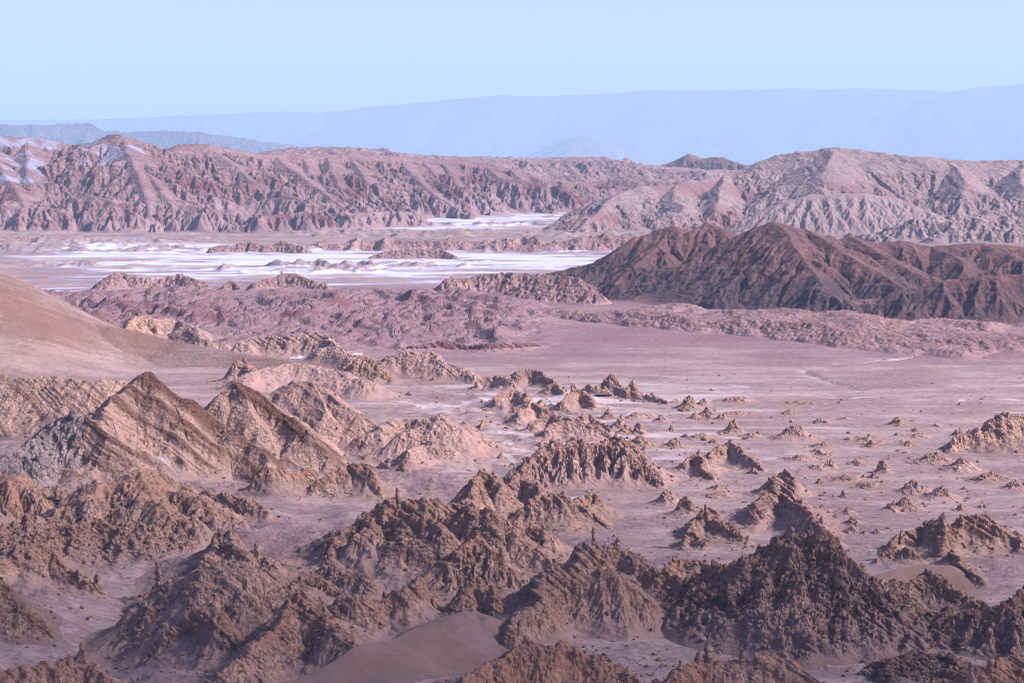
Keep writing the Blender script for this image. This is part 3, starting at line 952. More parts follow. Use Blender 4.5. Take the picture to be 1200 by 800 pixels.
outcrop('hills', 'pale pinkish grey ridge of wrinkled rock across the valley', 'ridge',
        [[(672, 270, 2980), (690, 250, 3060), (710, 232, 3150), (740, 221, 3250), (790, 215, 3330), (850, 204, 3400), (885, 194, 3420), (910, 183, 3430), (950, 177, 3430), (975, 173, 3420), (1000, 176, 3420), (1030, 180, 3420), (1060, 184, 3420), (1090, 183, 3420), (1110, 187, 3430),
          (1150, 189, 3430), (1200, 188, 3430), (1300, 188, 3430), (1450, 190, 3430)],
         [(790, 215, 3330), (790, 245, 3120)], [(850, 204, 3400), (835, 240, 3140)], [(975, 173, 3420), (960, 205, 3230)], [(1110, 187, 3430), (1130, 215, 3250)], [(1200, 188, 3430), (1210, 220, 3230)]],
        'hill', 'pale', kind='structure', absD=True, base=0, cf=2.2, cb=2.2, p=1.0, gul=0.045, gwl=70, goct=5, rug=0.12, rwl=70, dwl=14, cell=1.5, maxn=700000, warp=0.3, gtop=0.15, bed=0.16, bedw=9.0, dip=(0.35, -0.2, 0.9), tone=0.0, attr_fn=pale_attr)
outcrop('hills', 'smooth pale pink spur furrowed by straight gullies below the grey ridge', 'hill',
        [[(888, 250, 3000), (915, 238, 3010), (948, 228, 3020), (1010, 226, 3020), (1050, 232, 3010), (1085, 246, 2980), (1100, 256, 2960)]],
        'hill', 'pale', kind='structure', absD=True, base=0, cf=1.9, cb=1.8, p=0.9, gul=0.04, gwl=24, goct=3, rug=0.1, rwl=30, cell=1.3, maxn=260000, warp=0.12, attr_fn=lambda e: dict(rock=0.35 * sst(0.2, 0.6, e['slope']), tint=0 * e['h']))
outcrop('hills', 'low blue grey and whitish badlands at the foot of the grey ridge', 'badlands',
        [[(1045, 266, 2900), (1075, 254, 2900), (1105, 262, 2880), (1140, 255, 2880), (1180, 252, 2900), (1260, 252, 2900)], [(1000, 274, 2850), (1040, 276, 2800)], [(1100, 272, 2800), (1200, 268, 2800), (1260, 268, 2800)]],
        'hill', 'pale', kind='structure', absD=True, base=0, cf=1.9, cb=1.8, gul=0.12, gwl=40, rug=0.8, rwl=24, cell=1.4, attr_fn=lambda e: dict(tint=0 * e['h'], salt=0.22 * sst(0, 0.3, fbm(e['x'], e['y'], 50, 3, 79))))


def dark_attr(e):
    n = fbm(e['x'], e['y'], 70, 4, 81)
    px = 600 + FPX * e['x'] / e['y']
    hi = e['h'] / e['hmax']
    tint = sst(0.50, 0.30, hi + 0.4 * n) * (0.6 + 0.9 * e['bed'])
    return dict(tint=tint, rock=sst(0.0, 0.25, e['slope'] + 0.25 * n) * sst(1.0, 0.80, e['u'] + 0.25 * n) * (0.72 + 0.28 * sst(-0.3, 0.2, n)))


outcrop('hills', 'dark red brown mountain with sharp bare crests beside the flat', 'mountain',
        [[(636, 322, 2010), (680, 312, 2010), (715, 303, 2010), (742, 294, 2005), (768, 279, 2000), (787, 262, 2000), (806, 269, 2000), (825, 261, 1995), (842, 268, 1985), (856, 280, 1965), (868, 292, 1925), (880, 284, 1900), (890, 268, 1890), (905, 258, 1880), (925, 262, 1880), (945, 270, 1885), (968, 288, 1895),
          (997, 276, 1910), (1025, 284, 1915), (1055, 282, 1920), (1090, 288, 1925), (1150, 284, 1930), (1200, 288, 1940), (1320, 290, 1940), (1450, 290, 1940)],
         [(905, 258, 1880), (922, 272, 1840), (940, 300, 1780), (962, 330, 1720), (990, 354, 1670)], [(905, 258, 1880), (888, 290, 1840), (868, 318, 1800), (850, 340, 1770)],
         [(945, 268, 1885), (985, 290, 1825), (1030, 315, 1765), (1062, 338, 1715)], [(997, 276, 1910), (1040, 300, 1840), (1080, 322, 1780)],
         [(787, 264, 2000), (772, 288, 1960), (748, 312, 1920), (725, 330, 1890)], [(825, 262, 1995), (832, 288, 1950), (845, 308, 1910)],
         [(742, 294, 2005), (715, 318, 1960), (690, 333, 1930)], [(1090, 288, 1925), (1130, 306, 1860)], [(1150, 284, 1930), (1190, 300, 1870)],
         [(735, 330, 1880), (770, 316, 1880), (812, 308, 1880), (850, 316, 1870), (885, 330, 1850)], [(1062, 342, 1680), (1105, 328, 1680), (1150, 322, 1680), (1200, 322, 1680), (1320, 325, 1680)], [(1000, 352, 1680), (1030, 348, 1690)]],
        'hill', 'dark', kind='structure', absD=True, base=0, cf=1.85, cb=2.2, p=1.15, round=0.25, gul=0.045, gwl=60, goct=5, rug=0.10, rwl=30, dwl=5, cell=0.95, maxn=700000, warp=0.14, bed=0.2, bedw=5.0, dip=(-0.12, -0.05, 0.97), tone=0.0, cvar=0.03, attr_fn=dark_attr)
print('far hills', time.time() - T0)


def dune_attr(e):
    n = fbm(e['x'] * 0.6, e['y'], 60, 4, 83)
    px = 600 + FPX * e['x'] / e['y']
    return dict(tint=0.8 * sst(0.0, 0.35, n + 0.3 * e['bed'] + 0.25 * sst(0.6, 0.2, e['h'] / e['hmax'])), rock=(0.55 + 0.4 * sst(-0.3, 0.4, n + 0.8 * e['bed'])) * sst(1.0, 0.62, e['u'] + 0.2 * n))


outcrop('hills', 'broad smooth sandy slope falling from the west side to the flat', 'slope',
        [[(-160, 255, 1430), (-60, 298, 1420), (0, 326, 1410), (40, 347, 1400), (80, 364, 1390), (130, 381, 1380), (200, 398, 1370), (260, 409, 1350), (320, 419, 1325), (370, 428, 1300), (420, 440, 1270)]],
        'dune', 'slope', kind='structure', absD=True, base=0, cf=3.3, cb=1.9, p=1.1, rug=0.03, rwl=16, gul=0.0, bed=0.09, bedw=4.0, dip=(0.12, 0.35, 0.9), cell=0.7, maxn=300000, warp=0.1, attr_fn=dune_attr)


# ------------------------------------------------------------------ rock outcrops, each a thing of its own
def beds(frost_=0.0, amt=0.9):
    return lambda e: dict(tint=amt * 1.25 * sst(-0.06, 0.3, e['bed']) * (0.55 + 0.9 * np.clip(0.5 + fbm(e['x'], e['y'], 35, 3, e['seed'] + 67), 0, 1)),
                          salt=frost_ * sst(0.0, 0.35, fbm(e['x'], e['y'], 24, 4, e['seed'] + 63)) + 0.25 * frost_ * sst(0.0, -0.4, e['bed']))


def tint_top(amount=0.8, lo=0.55, hi=0.8, wl_=18):
    return lambda e: dict(tint=amount * sst(lo, hi, e['g'] + 0.35 * fbm(e['x'], e['y'], wl_, 3, e['seed'] + 61)))


def tint_patch(amount=0.8, wl_=22, t0=0.0, t1=0.3):
    return lambda e: dict(tint=amount * sst(t0, t1, fbm(e['x'], e['y'], wl_, 3, e['seed'] + 61)))


def frost(amount=0.5, tint=0.0):
    return lambda e: dict(salt=amount * sst(0.0, 0.35, fbm(e['x'], e['y'], 20, 4, e['seed'] + 63)) * sst(0.9, 0.3, e['slope']),
                          tint=tint * sst(-0.4, 0.1, fbm(e['x'], e['y'], 25, 3, e['seed'] + 65)))


def crust_skirt(amount=0.45):
    return lambda e: dict(salt=amount * sst(0.35, 0.05, e['g']) * sst(-0.1, 0.3, fbm(e['x'], e['y'], 25, 4, e['seed'] + 63)))


G_NEAR = 'jagged rock outcrops standing in the near sand'
G_CHAIN = 'rocky knobs in the chain crossing the flat'
G_FLAT = 'small rock spires scattered over the flat'

# --- banded pyramids under the sandy slope
O = outcrop
O('rock_slope', 'tan rock slope with fine diagonal stripes under the smooth sandy slope', 'rock slope',
  [[(-90, 425, 520), (0, 436, 520), (30, 444, 522), (60, 441, 522), (100, 447, 525), (140, 446, 525), (175, 452, 520)]], 'pyramid', 'band', cf=1.9, rug=0.35, bedw=3.2, attr_fn=beds(0.1, 0.5))
O('rock_pyramid', 'tall banded rock pyramid with pale stripes and a crumbling notched shoulder', 'rock pyramid',
  [[(100, 492, 558), (125, 471, 556), (150, 454, 555), (165, 441, 555), (180, 436, 555), (192, 446, 556), (215, 463, 557), (250, 490, 560), (285, 516, 563), (318, 540, 566)],
   [(180, 436, 555), (205, 475, 556), (222, 510, 560)]], 'pyramid', 'band', cf=1.35, rug=0.35, attr_fn=beds(0.4))
O('rock_outcrop', 'dark red brown crumbling spur in front of the tall banded pyramid', 'rock outcrop',
  [[(128, 508, 556), (145, 496, 556), (165, 492, 555), (182, 500, 556), (196, 520, 558)], [(190, 520, 560), (205, 517, 560), (225, 538, 562)]], 'crag', 'near', cap=0.1, rug=0.9, attr_fn=tint_patch(0.75))
O('rock_pyramid', 'ashen grey ridge of broken plates with a dark rounded tip', 'rock pyramid',
  [[(-10, 540, 575), (20, 527, 570), (45, 512, 566), (65, 499, 560), (80, 482, 556), (90, 481, 555), (102, 490, 555), (122, 514, 556), (150, 545, 560)]], 'pyramid', 'ashen', cf=1.5, rug=0.85, gul=0.05, pins=[(85, 480, 489, 15)])
O('rock_pyramid', 'dark streaked rock pyramid east of the tallest banded one', 'rock pyramid',
  [[(243, 486, 538), (262, 464, 540), (274, 450, 540), (300, 456, 542), (330, 478, 545), (360, 507, 550), (385, 533, 553)], [(276, 451, 540), (300, 490, 545)]], 'pyramid', 'band', cf=1.3, rug=0.4, attr_fn=beds(0.3))
O('rock_pyramid', 'smooth tan rounded hill with faint ribs beside the dark streaked pyramid', 'rock hill',
  [[(300, 470, 512), (325, 452, 515), (345, 445, 518), (366, 446, 520), (395, 464, 522), (420, 484, 524), (445, 503, 525)], [(365, 446, 520), (385, 480, 525)]], 'pyramid', 'tan', cf=1.6, rug=0.18, bedw=5.0, bed=0.12, attr_fn=beds(0.15, 0.35))
O('rock_outcrop', 'small orange pinnacle cluster on the saddle above the pyramids', 'rock outcrop',
  [[(278, 425, 452), (288, 422, 452), (300, 436, 454)]], 'crag', 'tan', pins=[(286, 419, 430, 7), (291, 440, 450, 8)])
O('rock_outcrop', 'dark spiky crest poking over the edge of the sandy slope', 'rock outcrop',
  [[(148, 381, 402), (158, 373, 403), (170, 380, 404), (182, 389, 405)]], 'crag', 'near', attr_fn=tint_patch(0.5), absD=False)
O('rock_outcrop', 'tan ridge with a dark broken end beyond the sandy slope', 'rock outcrop',
  [[(180, 384, 402), (195, 373, 400), (210, 376, 400), (235, 386, 402), (262, 397, 404)]], 'pyramid', 'tan', rug=0.5)
O('rock_outcrop', 'grey white slabby outcrop with a dark broken head behind the pyramids', 'rock outcrop',
  [[(282, 398, 420), (310, 393, 420), (335, 394, 420), (360, 389, 420), (378, 390, 421), (395, 402, 424), (410, 414, 426)]], 'crag', 'tan', rug=0.7, attr_fn=frost(0.7))
O('rock_mound', 'pale tan eroded rise of bare ground behind the rounded hill', 'mound',
  [[(285, 440, 462), (310, 428, 458), (345, 424, 455), (375, 428, 455), (405, 438, 458)], [(380, 440, 466), (430, 445, 470)]], 'mound', 'tan', cf=2.6, rug=0.5, rock=0.6, chips=0.4)
O('rock_butte', 'small dark conical butte north of the bright tan knobs', 'rock butte',
  [[(400, 427, 448), (418, 423, 450), (430, 418, 450), (445, 431, 451), (456, 440, 451)]], 'butte', 'near', cf=1.6)
O('rock_mound', 'long smooth mound with a dark broken foot at the edge of the flat', 'mound',
  [[(385, 405, 428), (440, 420, 440), (465, 414, 444), (500, 412, 446), (528, 425, 448), (560, 438, 450)]], 'mound', 'tan', rug=0.6, rock=0.8)
O('rock_scarp', 'dark low undercut scarp across the pink flat', 'scarp',
  [[(486, 403, 411), (515, 400, 411), (545, 402, 412), (575, 403, 412), (605, 401, 410), (630, 402, 408)]], 'crag', 'scarp', rug=0.8, cap=0.35, cb=7.0, cvar=0.5, cwl=40, warp=0.3, attr_fn=tint_patch(0.8, 30, -0.3, 0.1))
O('rock_outcrop', 'pale pink peaked hill at the near edge of the salt pan', 'rock hill',
  [[(298, 332, 339), (318, 326, 338), (330, 320, 338), (345, 320, 338), (365, 328, 338), (385, 335, 340)]], 'hill', 'scarp', cf=1.4, rug=0.4, pins=[(329, 318, 326, 5)])
O('rock_outcrop', 'small pointed dark rock at the near edge of the salt pan', 'rock outcrop',
  [[(262, 334, 341), (270, 329, 340), (280, 335, 341)]], 'crag', 'scarp', )
O('rock_outcrop', 'broken brown hill with a double top on the west shore of the salt pan', 'rock hill',
  [[(120, 330, 341), (140, 318, 338), (158, 324, 338), (185, 327, 338), (210, 321, 338), (235, 330, 340)]], 'hill', 'scarp', rug=0.7, cf=1.7)
O('rock_outcrop', 'low crumbly brown island lying on the white salt pan', 'rock outcrop',
  [[(438, 298, 303), (460, 293, 303), (490, 292, 303), (515, 291, 303), (532, 299, 304)]], 'hill', 'scarp', rug=0.9, cf=1.6, gul=0.1, gwl=22)
O('rock_outcrop', 'dark low knob chain on the salt pan below the ridge', 'rock outcrop',
  [[(250, 291, 297), (290, 284, 296), (310, 288, 296), (330, 283, 296), (355, 289, 297)]], 'hill', 'scarp', rug=1.0, cf=1.7, gwl=20)
O('clay_bank', 'long flat topped clay bank dividing the two salt pans', 'clay bank',
  [[(380, 286, 293), (430, 283, 294), (480, 282, 294), (540, 281, 294), (600, 280, 294), (660, 279, 294), (720, 279, 295), (790, 279, 296)]], 'hill', 'scarp', rug=0.6, cf=2.0, cb=9.0, p=0.9, gwl=24, gul=0.1, cvar=0.6, cwl=110, warp=0.3, maxn=500000)
O('rock_outcrop', 'low brown rubble rise at the tip of the dark mountain', 'rock outcrop',
  [[(525, 330, 342), (560, 322, 342), (600, 319, 344), (640, 322, 346), (680, 325, 350)], [(610, 335, 352), (650, 333, 356), (690, 340, 358)]], 'hill', 'scarp', rug=0.8, cf=2.0, gwl=26, attr_fn=tint_patch(0.5))
O('clay_scarp', 'long pink fluted clay scarp along the foot of the dark mountain', 'scarp',
  [[(690, 366, 376), (740, 364, 380), (800, 368, 386), (850, 374, 390), (900, 371, 394), (950, 375, 399), (985, 384, 404), (1020, 391, 407), (1060, 399, 411), (1100, 408, 414), (1145, 410, 414)],
   [(930, 378, 390), (1000, 384, 396), (1060, 387, 404), (1110, 391, 408), (1160, 395, 409), (1230, 397, 409)]], 'hill', 'scarp', cf=1.7, cb=17.0, p=1.0, gul=0.10, gwl=20, rug=0.5, cvar=0.5, cwl=60, warp=0.3, maxn=500000)

# --- tan country in the middle
O('rock_outcrop', 'bright tan bulging knobs with dark undercut edges', 'rock outcrop',
  [[(425, 519, 530), (440, 506, 532), (460, 493, 530), (480, 488, 528), (495, 497, 530)], [(480, 505, 545), (500, 490, 540), (515, 488, 540), (540, 497, 535), (570, 512, 530)], [(475, 530, 552), (500, 520, 550), (530, 524, 545)]], 'mound', 'tan', rug=0.7, rock=0.8, cf=1.8, rwl=16, chips=0.5)
O('rock_outcrop', 'low reddish crag with a flat top west of the bright tan knobs', 'rock outcrop',
  [[(296, 563, 580), (315, 550, 578), (340, 547, 578), (365, 553, 580)], [(375, 566, 585), (395, 550, 584), (415, 543, 584), (432, 548, 585), (446, 570, 587)]], 'crag', 'near', rug=0.8, attr_fn=tint_top(0.7, 0.5, 0.8))
O('boulder', 'small dark boulder on sand just south of the bright tan knobs', 'boulder', [[(468, 545, 553), (474, 543, 553)]], 'spire', 'near', w=14, p=0.7)
O('boulder', 'flat topped tan boulder on a ledge beside the small dark boulder', 'boulder', [[(447, 542, 550), (457, 541, 550)]], 'spire', 'tan', w=18, p=0.6)
O('rock_outcrop', 'broad tan hill with orange cliffs and a dark ribbed east face', 'rock hill',
  [[(620, 548, 570), (645, 530, 572), (662, 522, 572), (675, 514, 572), (690, 522, 572), (705, 514, 572), (722, 507, 572), (735, 517, 572), (750, 537, 571), (770, 563, 572)], [(600, 560, 575), (625, 540, 575), (650, 515, 555), (640, 520, 552)]],
  'butte', 'tan', rug=0.9, gul=0.12, cf=1.5, pins=[(722, 504, 516, 9), (646, 513, 524, 10)], attr_fn=tint_top(0.5, 0.6, 0.85))
chain = [
  ('brown double knob starting the knob chain near the long mound', [(585, 463, 480), (602, 455, 480), (618, 462, 482)], []),
  ('knob of stepped ledges behind the pale apron in the knob chain', [(607, 482, 498), (622, 471, 497), (640, 480, 498)], [(622, 469, 478, 10)]),
  ('wide crumbling knob above the pale apron in the knob chain', [(622, 494, 508), (647, 482, 506), (662, 488, 508), (680, 497, 510)], []),
  ('pale apron of bare tan rock lying in the knob chain', [(640, 500, 518), (655, 492, 516), (685, 491, 515), (705, 500, 514), (715, 508, 515)], []),
  ('low ledge ending the knob chain over the broad tan hill', [(678, 489, 500), (690, 485, 500), (708, 496, 502), (716, 504, 507)], [(683, 484, 492, 6)]),
]
for lab, cr, pins in chain:
    O('rock_outcrop', lab, 'rock outcrop', [cr], 'crag', 'tan', group=G_CHAIN, cf=1.7, rug=0.95, pins=pins)
back = [
  ('low dark crest at the west end of the far knob row', [(560, 445, 458), (580, 440, 458), (600, 445, 459)], []),
  ('low dark crest with two teeth in the far knob row', [(605, 436, 452), (618, 432, 452), (634, 435, 453), (648, 446, 455)], [(616, 431, 438, 6), (634, 434, 441, 6)]),
  ('dark slab leaning on sand in the far knob row', [(640, 452, 461), (650, 447, 461), (660, 457, 463)], []),
  ('dark rounded crag in the middle of the far knob row', [(660, 468, 480), (675, 455, 478), (686, 458, 478), (697, 473, 481)], [(671, 450, 460, 9)]),
  ('small tooth between the rounded crag and the stepped peak', [(683, 455, 462), (690, 450, 462), (697, 457, 463)], []),
  ('stepped pyramid peak tallest of the far knob row', [(697, 452, 465), (708, 445, 465), (718, 438, 466), (725, 446, 467), (734, 460, 469)], [(717, 437, 448, 9)]),
  ('upright thumb of rock beside the stepped peak', [(732, 460, 468), (741, 448, 468), (747, 460, 469)], [(742, 444, 458, 9)]),
  ('dark lumpy tail at the east end of the far knob row', [(747, 464, 471), (757, 461, 471), (770, 466, 472), (782, 471, 474)], []),
]
for lab, cr, pins in back:
    O('rock_outcrop', lab, 'rock outcrop', [cr], 'crag', 'tan', group=G_CHAIN, cf=1.3, rug=1.0, pins=pins, attr_fn=None)
mid = [
  ('slim twin blocks at the head of the spire cluster', (713, 478, 492, 18)), ('dark broken tower in the spire cluster', (728, 486, 506, 22)), ('pale low block in the spire cluster', (745, 482, 492, 22)),
  ('dark leaning tooth at the foot of the spire cluster', (733, 497, 510, 18)), ('thin notched fin east of the spire cluster', (749, 494, 510, 16)), ('squat pale block alone east of the spire cluster', (775, 485, 495, 14)),
  ('ragged apron mound below the thin notched fin', (752, 510, 526, 34)), ('pale low hump beyond the spire cluster', (757, 484, 491, 28)),
  ('small dark cone next to the sharp pyramid on the flat', (792, 467, 473, 14)), ('sharp pyramid with a broken base on the flat', (808, 464, 481, 26)), ('two pronged stump behind the sharp pyramid', (823, 467, 476, 15)),
  ('wide pale mound alone on the far flat', (862, 464, 474, 36)), ('low ragged row of brown stones on the flat', (828, 484, 492, 26)), ('pair of low tan lumps near the far pale mound', (862, 482, 488, 34)),
  ('small tooth behind the dark triangular spire', (846, 484, 493, 18)), ('dark triangular spire with smooth faces', (860, 491, 510, 24)), ('tan jagged block at the foot of the triangular spire', (880, 505, 514, 22)),
  ('tan rounded lump west of the triangular spire', (822, 507, 516, 28)), ('pale spiked mound on the crusted sand', (791, 513, 526, 26)), ('low block between the spiked mound and the broken ridge', (836, 514, 521, 14)),
  ('thin hoodoo with a dark head on a low apron', (782, 574, 595, 34)), ('pointed brown pyramid beside the thin hoodoo', (804, 581, 606, 28)), ('small dark cap on a low tan rise', (838, 567, 575, 20)), ('flat crumbly rise behind the peaked crag with sand apron', (840, 577, 586, 34)),
]
for i, (lab, (px, yt, yf, w_)) in enumerate(mid):
    tall = (yf - yt) > 11
    O('rock_spire', lab, 'rock spire', [[(px - w_ * 0.08, yt + 1, yf), (px + w_ * 0.10, yt + (2 if tall else 0.6), yf)]], 'spire', 'tan' if i % 3 else 'near', group=G_FLAT, w=w_ * 1.6, p=1.7, rug=1.1,
      pins=[(px, yt - 1, yt + 0.45 * (yf - yt), max(5, w_ * 0.3))] if tall else ())
O('rock_outcrop', 'broken tan ridge with a fallen dark slab on the flat', 'rock outcrop',
  [[(832, 530, 545), (845, 520, 543), (855, 516, 543), (863, 522, 544), (875, 533, 550), (885, 538, 553), (893, 546, 554)]], 'crag', 'tan', pins=[(868, 522, 532, 8)])
O('rock_outcrop', 'peaked crag with a lilac sand drift piled against it', 'rock outcrop',
  [[(800, 540, 556), (812, 531, 556), (819, 528, 556), (825, 538, 558), (826, 548, 562), (836, 558, 565)]], 'crag', 'tan', pins=[(819, 526, 536, 7), (825, 538, 547, 7)])
O('rock_outcrop', 'twin headed crag with a long tan sand tail', 'rock outcrop',
  [[(808, 618, 635), (818, 604, 634), (829, 594, 634), (837, 600, 634), (850, 612, 636), (870, 626, 640)], [(800, 633, 646), (812, 624, 645), (824, 632, 646)]], 'crag', 'near', pins=[(829, 590, 604, 10), (822, 594, 606, 8)])
O('rock_outcrop', 'tall tan crag with a stepped north end rising behind the great brown butte', 'rock outcrop',
  [[(880, 602, 622), (893, 582, 620), (905, 570, 618), (915, 562, 616), (926, 566, 618), (933, 577, 622), (945, 592, 630), (958, 608, 638), (966, 624, 645)], [(905, 560, 585), (918, 553, 585), (925, 560, 586)]],
  'crag', 'tan', rug=1.0, pins=[(926, 563, 578, 9), (965, 605, 630, 13)])

# --- spires over the eastern flat
flat = [
  ('small pale cone far out on the flat', (924, 479, 486, 16)), ('dark broken stub among crumbs far out on the flat', (962, 489, 497, 20)), ('large domed boulder rock with a flat base', (934, 497, 518, 44)),
  ('tiny flat crumb on the far flat', (991, 488, 492, 14)), ('sharp lone peak on the far flat', (1052, 488, 500, 22)), ('low flat slab on the far flat', (1098, 496, 501, 18)),
  ('dark tooth beside the big dark headland', (1125, 501, 512, 18)), ('low pale hump near the big dark headland', (1077, 507, 514, 26)), ('small crumbly hump below the low pale hump', (1065, 516, 523, 22)),
  ('rounded brown hump with a stub at its foot', (1018, 511, 520, 36)), ('dark stub at the foot of the rounded hump', (1021, 517, 526, 20)), ('tiny dark crumbs west of the rounded hump', (994, 512, 517, 16)),
  ('tan crumbly hump behind the domed boulder rock', (965, 517, 526, 26)), ('tiny tan block below the domed boulder rock', (957, 525, 531, 18)), ('wide low tan mound on the flat', (937, 532, 543, 36)),
  ('flat rubble strip beside the wide low mound', (968, 531, 536, 24)), ('low tan hump west of the thin needle', (1005, 538, 547, 26)), ('thin needle on a small cone', (1035, 538, 556, 20)),
  ('capped low mound leading a row of humps', (958, 543, 552, 34)), ('second hump of the low row with a dark crest', (990, 557, 567, 44)), ('pale third hump ending the low row', (1017, 565, 574, 38)),
  ('pale speck of rock in the middle of the flat', (1059, 529, 532, 12)), ('brown broad cone with a knobbed top', (1097, 529, 546, 46)), ('dark pyramid with a wide skirt', (1129, 534, 556, 42)),
  ('long brown crag with a spike on the flat', (1163, 552, 568, 44)), ('small dark peak at the edge of the view', (1190, 562, 576, 26)), ('tan cone with a small dark cap', (1073, 562, 580, 34)),
  ('tan cone with a ragged side', (1104, 569, 586, 34)), ('spiked knob with two shoulders', (1063, 582, 600, 36)), ('rounded knob beside the spiked one', (1045, 588, 601, 24)),
  ('small dark stub behind the group of towers', (1127, 589, 600, 16)), ('small spike standing near the great butte', (1000, 605, 615, 18)), ('tiny stone pair on the sand near the great butte', (1012, 621, 626, 10)), ('small knob on the sand near the great butte', (1028, 619, 626, 14)),
  ('low crumbs below the tan cone', (1115, 537, 541, 16)), ('small stub on the flat before the headland', (1075, 540, 545, 16)), ('flat dark smear of rocks on the far flat', (935, 472, 475, 30)),
]
for i, (lab, (px, yt, yf, w_)) in enumerate(flat):
    tall = (yf - yt) > 11
    thin = w_ < 24 and tall
    O('rock_spire', lab, 'rock spire', [[(px - w_ * 0.12, yt + 1.5, yf), (px + 0.5, yt + 0.5, yf), (px + w_ * 0.15, yt + (0.3 * (yf - yt)), yf)]], 'spire', 'tan' if i % 4 else 'near', group=G_FLAT, w=w_ * 1.5, p=2.0 if thin else 1.5, rug=1.1,
      pins=[(px, yt - 0.5, yt + 0.5 * (yf - yt), max(5, w_ * (0.28 if thin else 0.2)))] if tall and i % 3 != 2 else ())
O('rock_outcrop', 'big dark headland of rock with a bulging head at the edge of the flat', 'rock outcrop',
  [[(1113, 522, 531), (1122, 512, 531), (1135, 510, 531), (1146, 502, 532), (1155, 508, 532), (1165, 502, 532), (1172, 487, 532), (1185, 484, 532), (1205, 486, 532), (1260, 488, 532)]], 'crag', 'near', p=1.0, cap=0.35, pins=[(1146, 501, 512, 8), (1125, 509, 520, 9)], attr_fn=tint_patch(0.2))

# --- towers by the small dune
O('rock_outcrop', 'tall upright rock tower with a long broken foot', 'rock tower',
  [[(1098, 622, 655), (1104, 606, 654), (1110, 618, 655), (1104, 640, 660)]], 'crag', 'near', pins=[(1104, 599, 630, 17)])
O('rock_outcrop', 'row of three crags rising from a smooth sand skirt', 'rock outcrop',
  [[(1042, 642, 655), (1052, 626, 650), (1062, 622, 648), (1078, 618, 645), (1086, 613, 645), (1092, 622, 646)], [(1030, 652, 662), (1050, 641, 662), (1070, 645, 663)]], 'crag', 'near', pins=[(1055, 618, 632, 7), (1085, 608, 625, 14)])
O('rock_outcrop', 'large craggy block with a toothed top behind the small dune', 'rock outcrop',
  [[(1116, 625, 650), (1128, 605, 648), (1140, 606, 648), (1152, 604, 648), (1163, 612, 649), (1175, 618, 650), (1185, 622, 650), (1197, 640, 652)]], 'crag', 'near', p=1.0, cap=0.35, pins=[(1127, 602, 614, 9), (1152, 602, 613, 9), (1180, 615, 630, 8)])
O('rock_outcrop', 'sloping line of crags running down from the tower', 'rock outcrop',
  [[(1112, 645, 668), (1120, 648, 674), (1130, 660, 682), (1142, 668, 686), (1155, 680, 690)]], 'crag', 'near', pins=[(1117, 642, 656, 9)])
O('rock_mound', 'pointed rubble mound with dark ribs before the small dune', 'mound',
  [[(1058, 694, 714), (1070, 682, 714), (1086, 668, 714), (1100, 674, 715), (1120, 686, 718), (1142, 700, 720)]], 'butte', 'near', cf=1.6, pins=[(1087, 664, 674, 7), (1104, 670, 678, 6)])
O('boulder', 'squat tan boulder between the rubble mound and the dark flank', 'boulder', [[(1140, 704, 720), (1150, 700, 720), (1158, 708, 721)]], 'crag', 'tan', cf=0.9)
O('sand_dune', 'small crescent of smooth sand between the towers and the great butte', 'dune',
  [[(1005, 686, 698), (1025, 674, 698), (1055, 665, 696), (1085, 661, 692), (1112, 662, 690)]], 'dune', 'dune', cf=3.2)

# --- the great butte and its neighbours
O('rock_butte', 'great dark brown butte of rough broken rock with a knobbed summit', 'rock butte',
  [[(826, 664, 745), (838, 656, 750), (860, 652, 755), (885, 643, 762), (908, 630, 766), (925, 619, 768), (933, 617, 768), (948, 622, 768), (965, 634, 768), (980, 645, 766), (1000, 660, 762), (1020, 676, 756), (1045, 694, 750), (1080, 712, 745), (1125, 722, 742)],
   [(812, 690, 745), (826, 668, 745)]], 'butte', 'grey', r0=-0.15, k0=0.05, bed=0.24, chips=0.9, cf=1.5, p=1.08, cap=0.06, rug=1.25, gul=0.05, maxn=420000, pins=[(926, 616, 630, 12), (949, 621, 632, 9), (985, 638, 650, 9), (1000, 655, 668, 9), (836, 655, 664, 9)])
O('rock_butte', 'smooth sided brown butte with a pale flat top and a dark craggy shoulder', 'rock butte',
  [[(628, 692, 752), (638, 670, 752), (645, 662, 752), (665, 664, 752), (690, 664, 752), (712, 668, 750), (735, 674, 748), (750, 690, 742)], [(600, 735, 765), (625, 702, 760), (638, 670, 752)]],
  'butte', 'near', cf=1.5, p=1.3, rug=0.7, r0=0.5, pins=[(645, 660, 676, 10), (664, 672, 688, 12)], attr_fn=frost(0.3, 0.3))
O('rock_outcrop', 'craggy ridge with a tiny spire on top behind the smooth sided butte', 'rock outcrop',
  [[(672, 660, 705), (683, 640, 704), (694, 627, 704), (706, 632, 704), (722, 632, 704), (735, 640, 704), (752, 652, 704), (775, 664, 703), (800, 678, 703), (818, 688, 704)]], 'crag', 'near', pins=[(696, 617, 632, 6), (724, 629, 645, 18), (792, 672, 688, 11)], attr_fn=tint_patch(0.6))
O('rock_outcrop', 'low dark crag in the gap between two buttes', 'rock outcrop',
  [[(778, 664, 684), (792, 655, 682), (808, 656, 682), (825, 655, 682), (838, 666, 684)]], 'crag', 'near', pins=[(791, 651, 662, 9)])
O('rock_outcrop', 'ochre crag with knobs along its crest at the bottom edge', 'rock outcrop',
  [[(545, 800, 850), (575, 774, 850), (600, 757, 850), (614, 748, 850), (632, 754, 850), (655, 752, 850), (675, 760, 850), (700, 770, 850), (735, 782, 850), (760, 800, 850)]], 'butte', 'near', rug=0.7,
  pins=[(614, 744, 760, 12), (676, 756, 768, 12), (696, 767, 776, 10), (735, 779, 790, 16)], attr_fn=frost(0.15, 0.9))
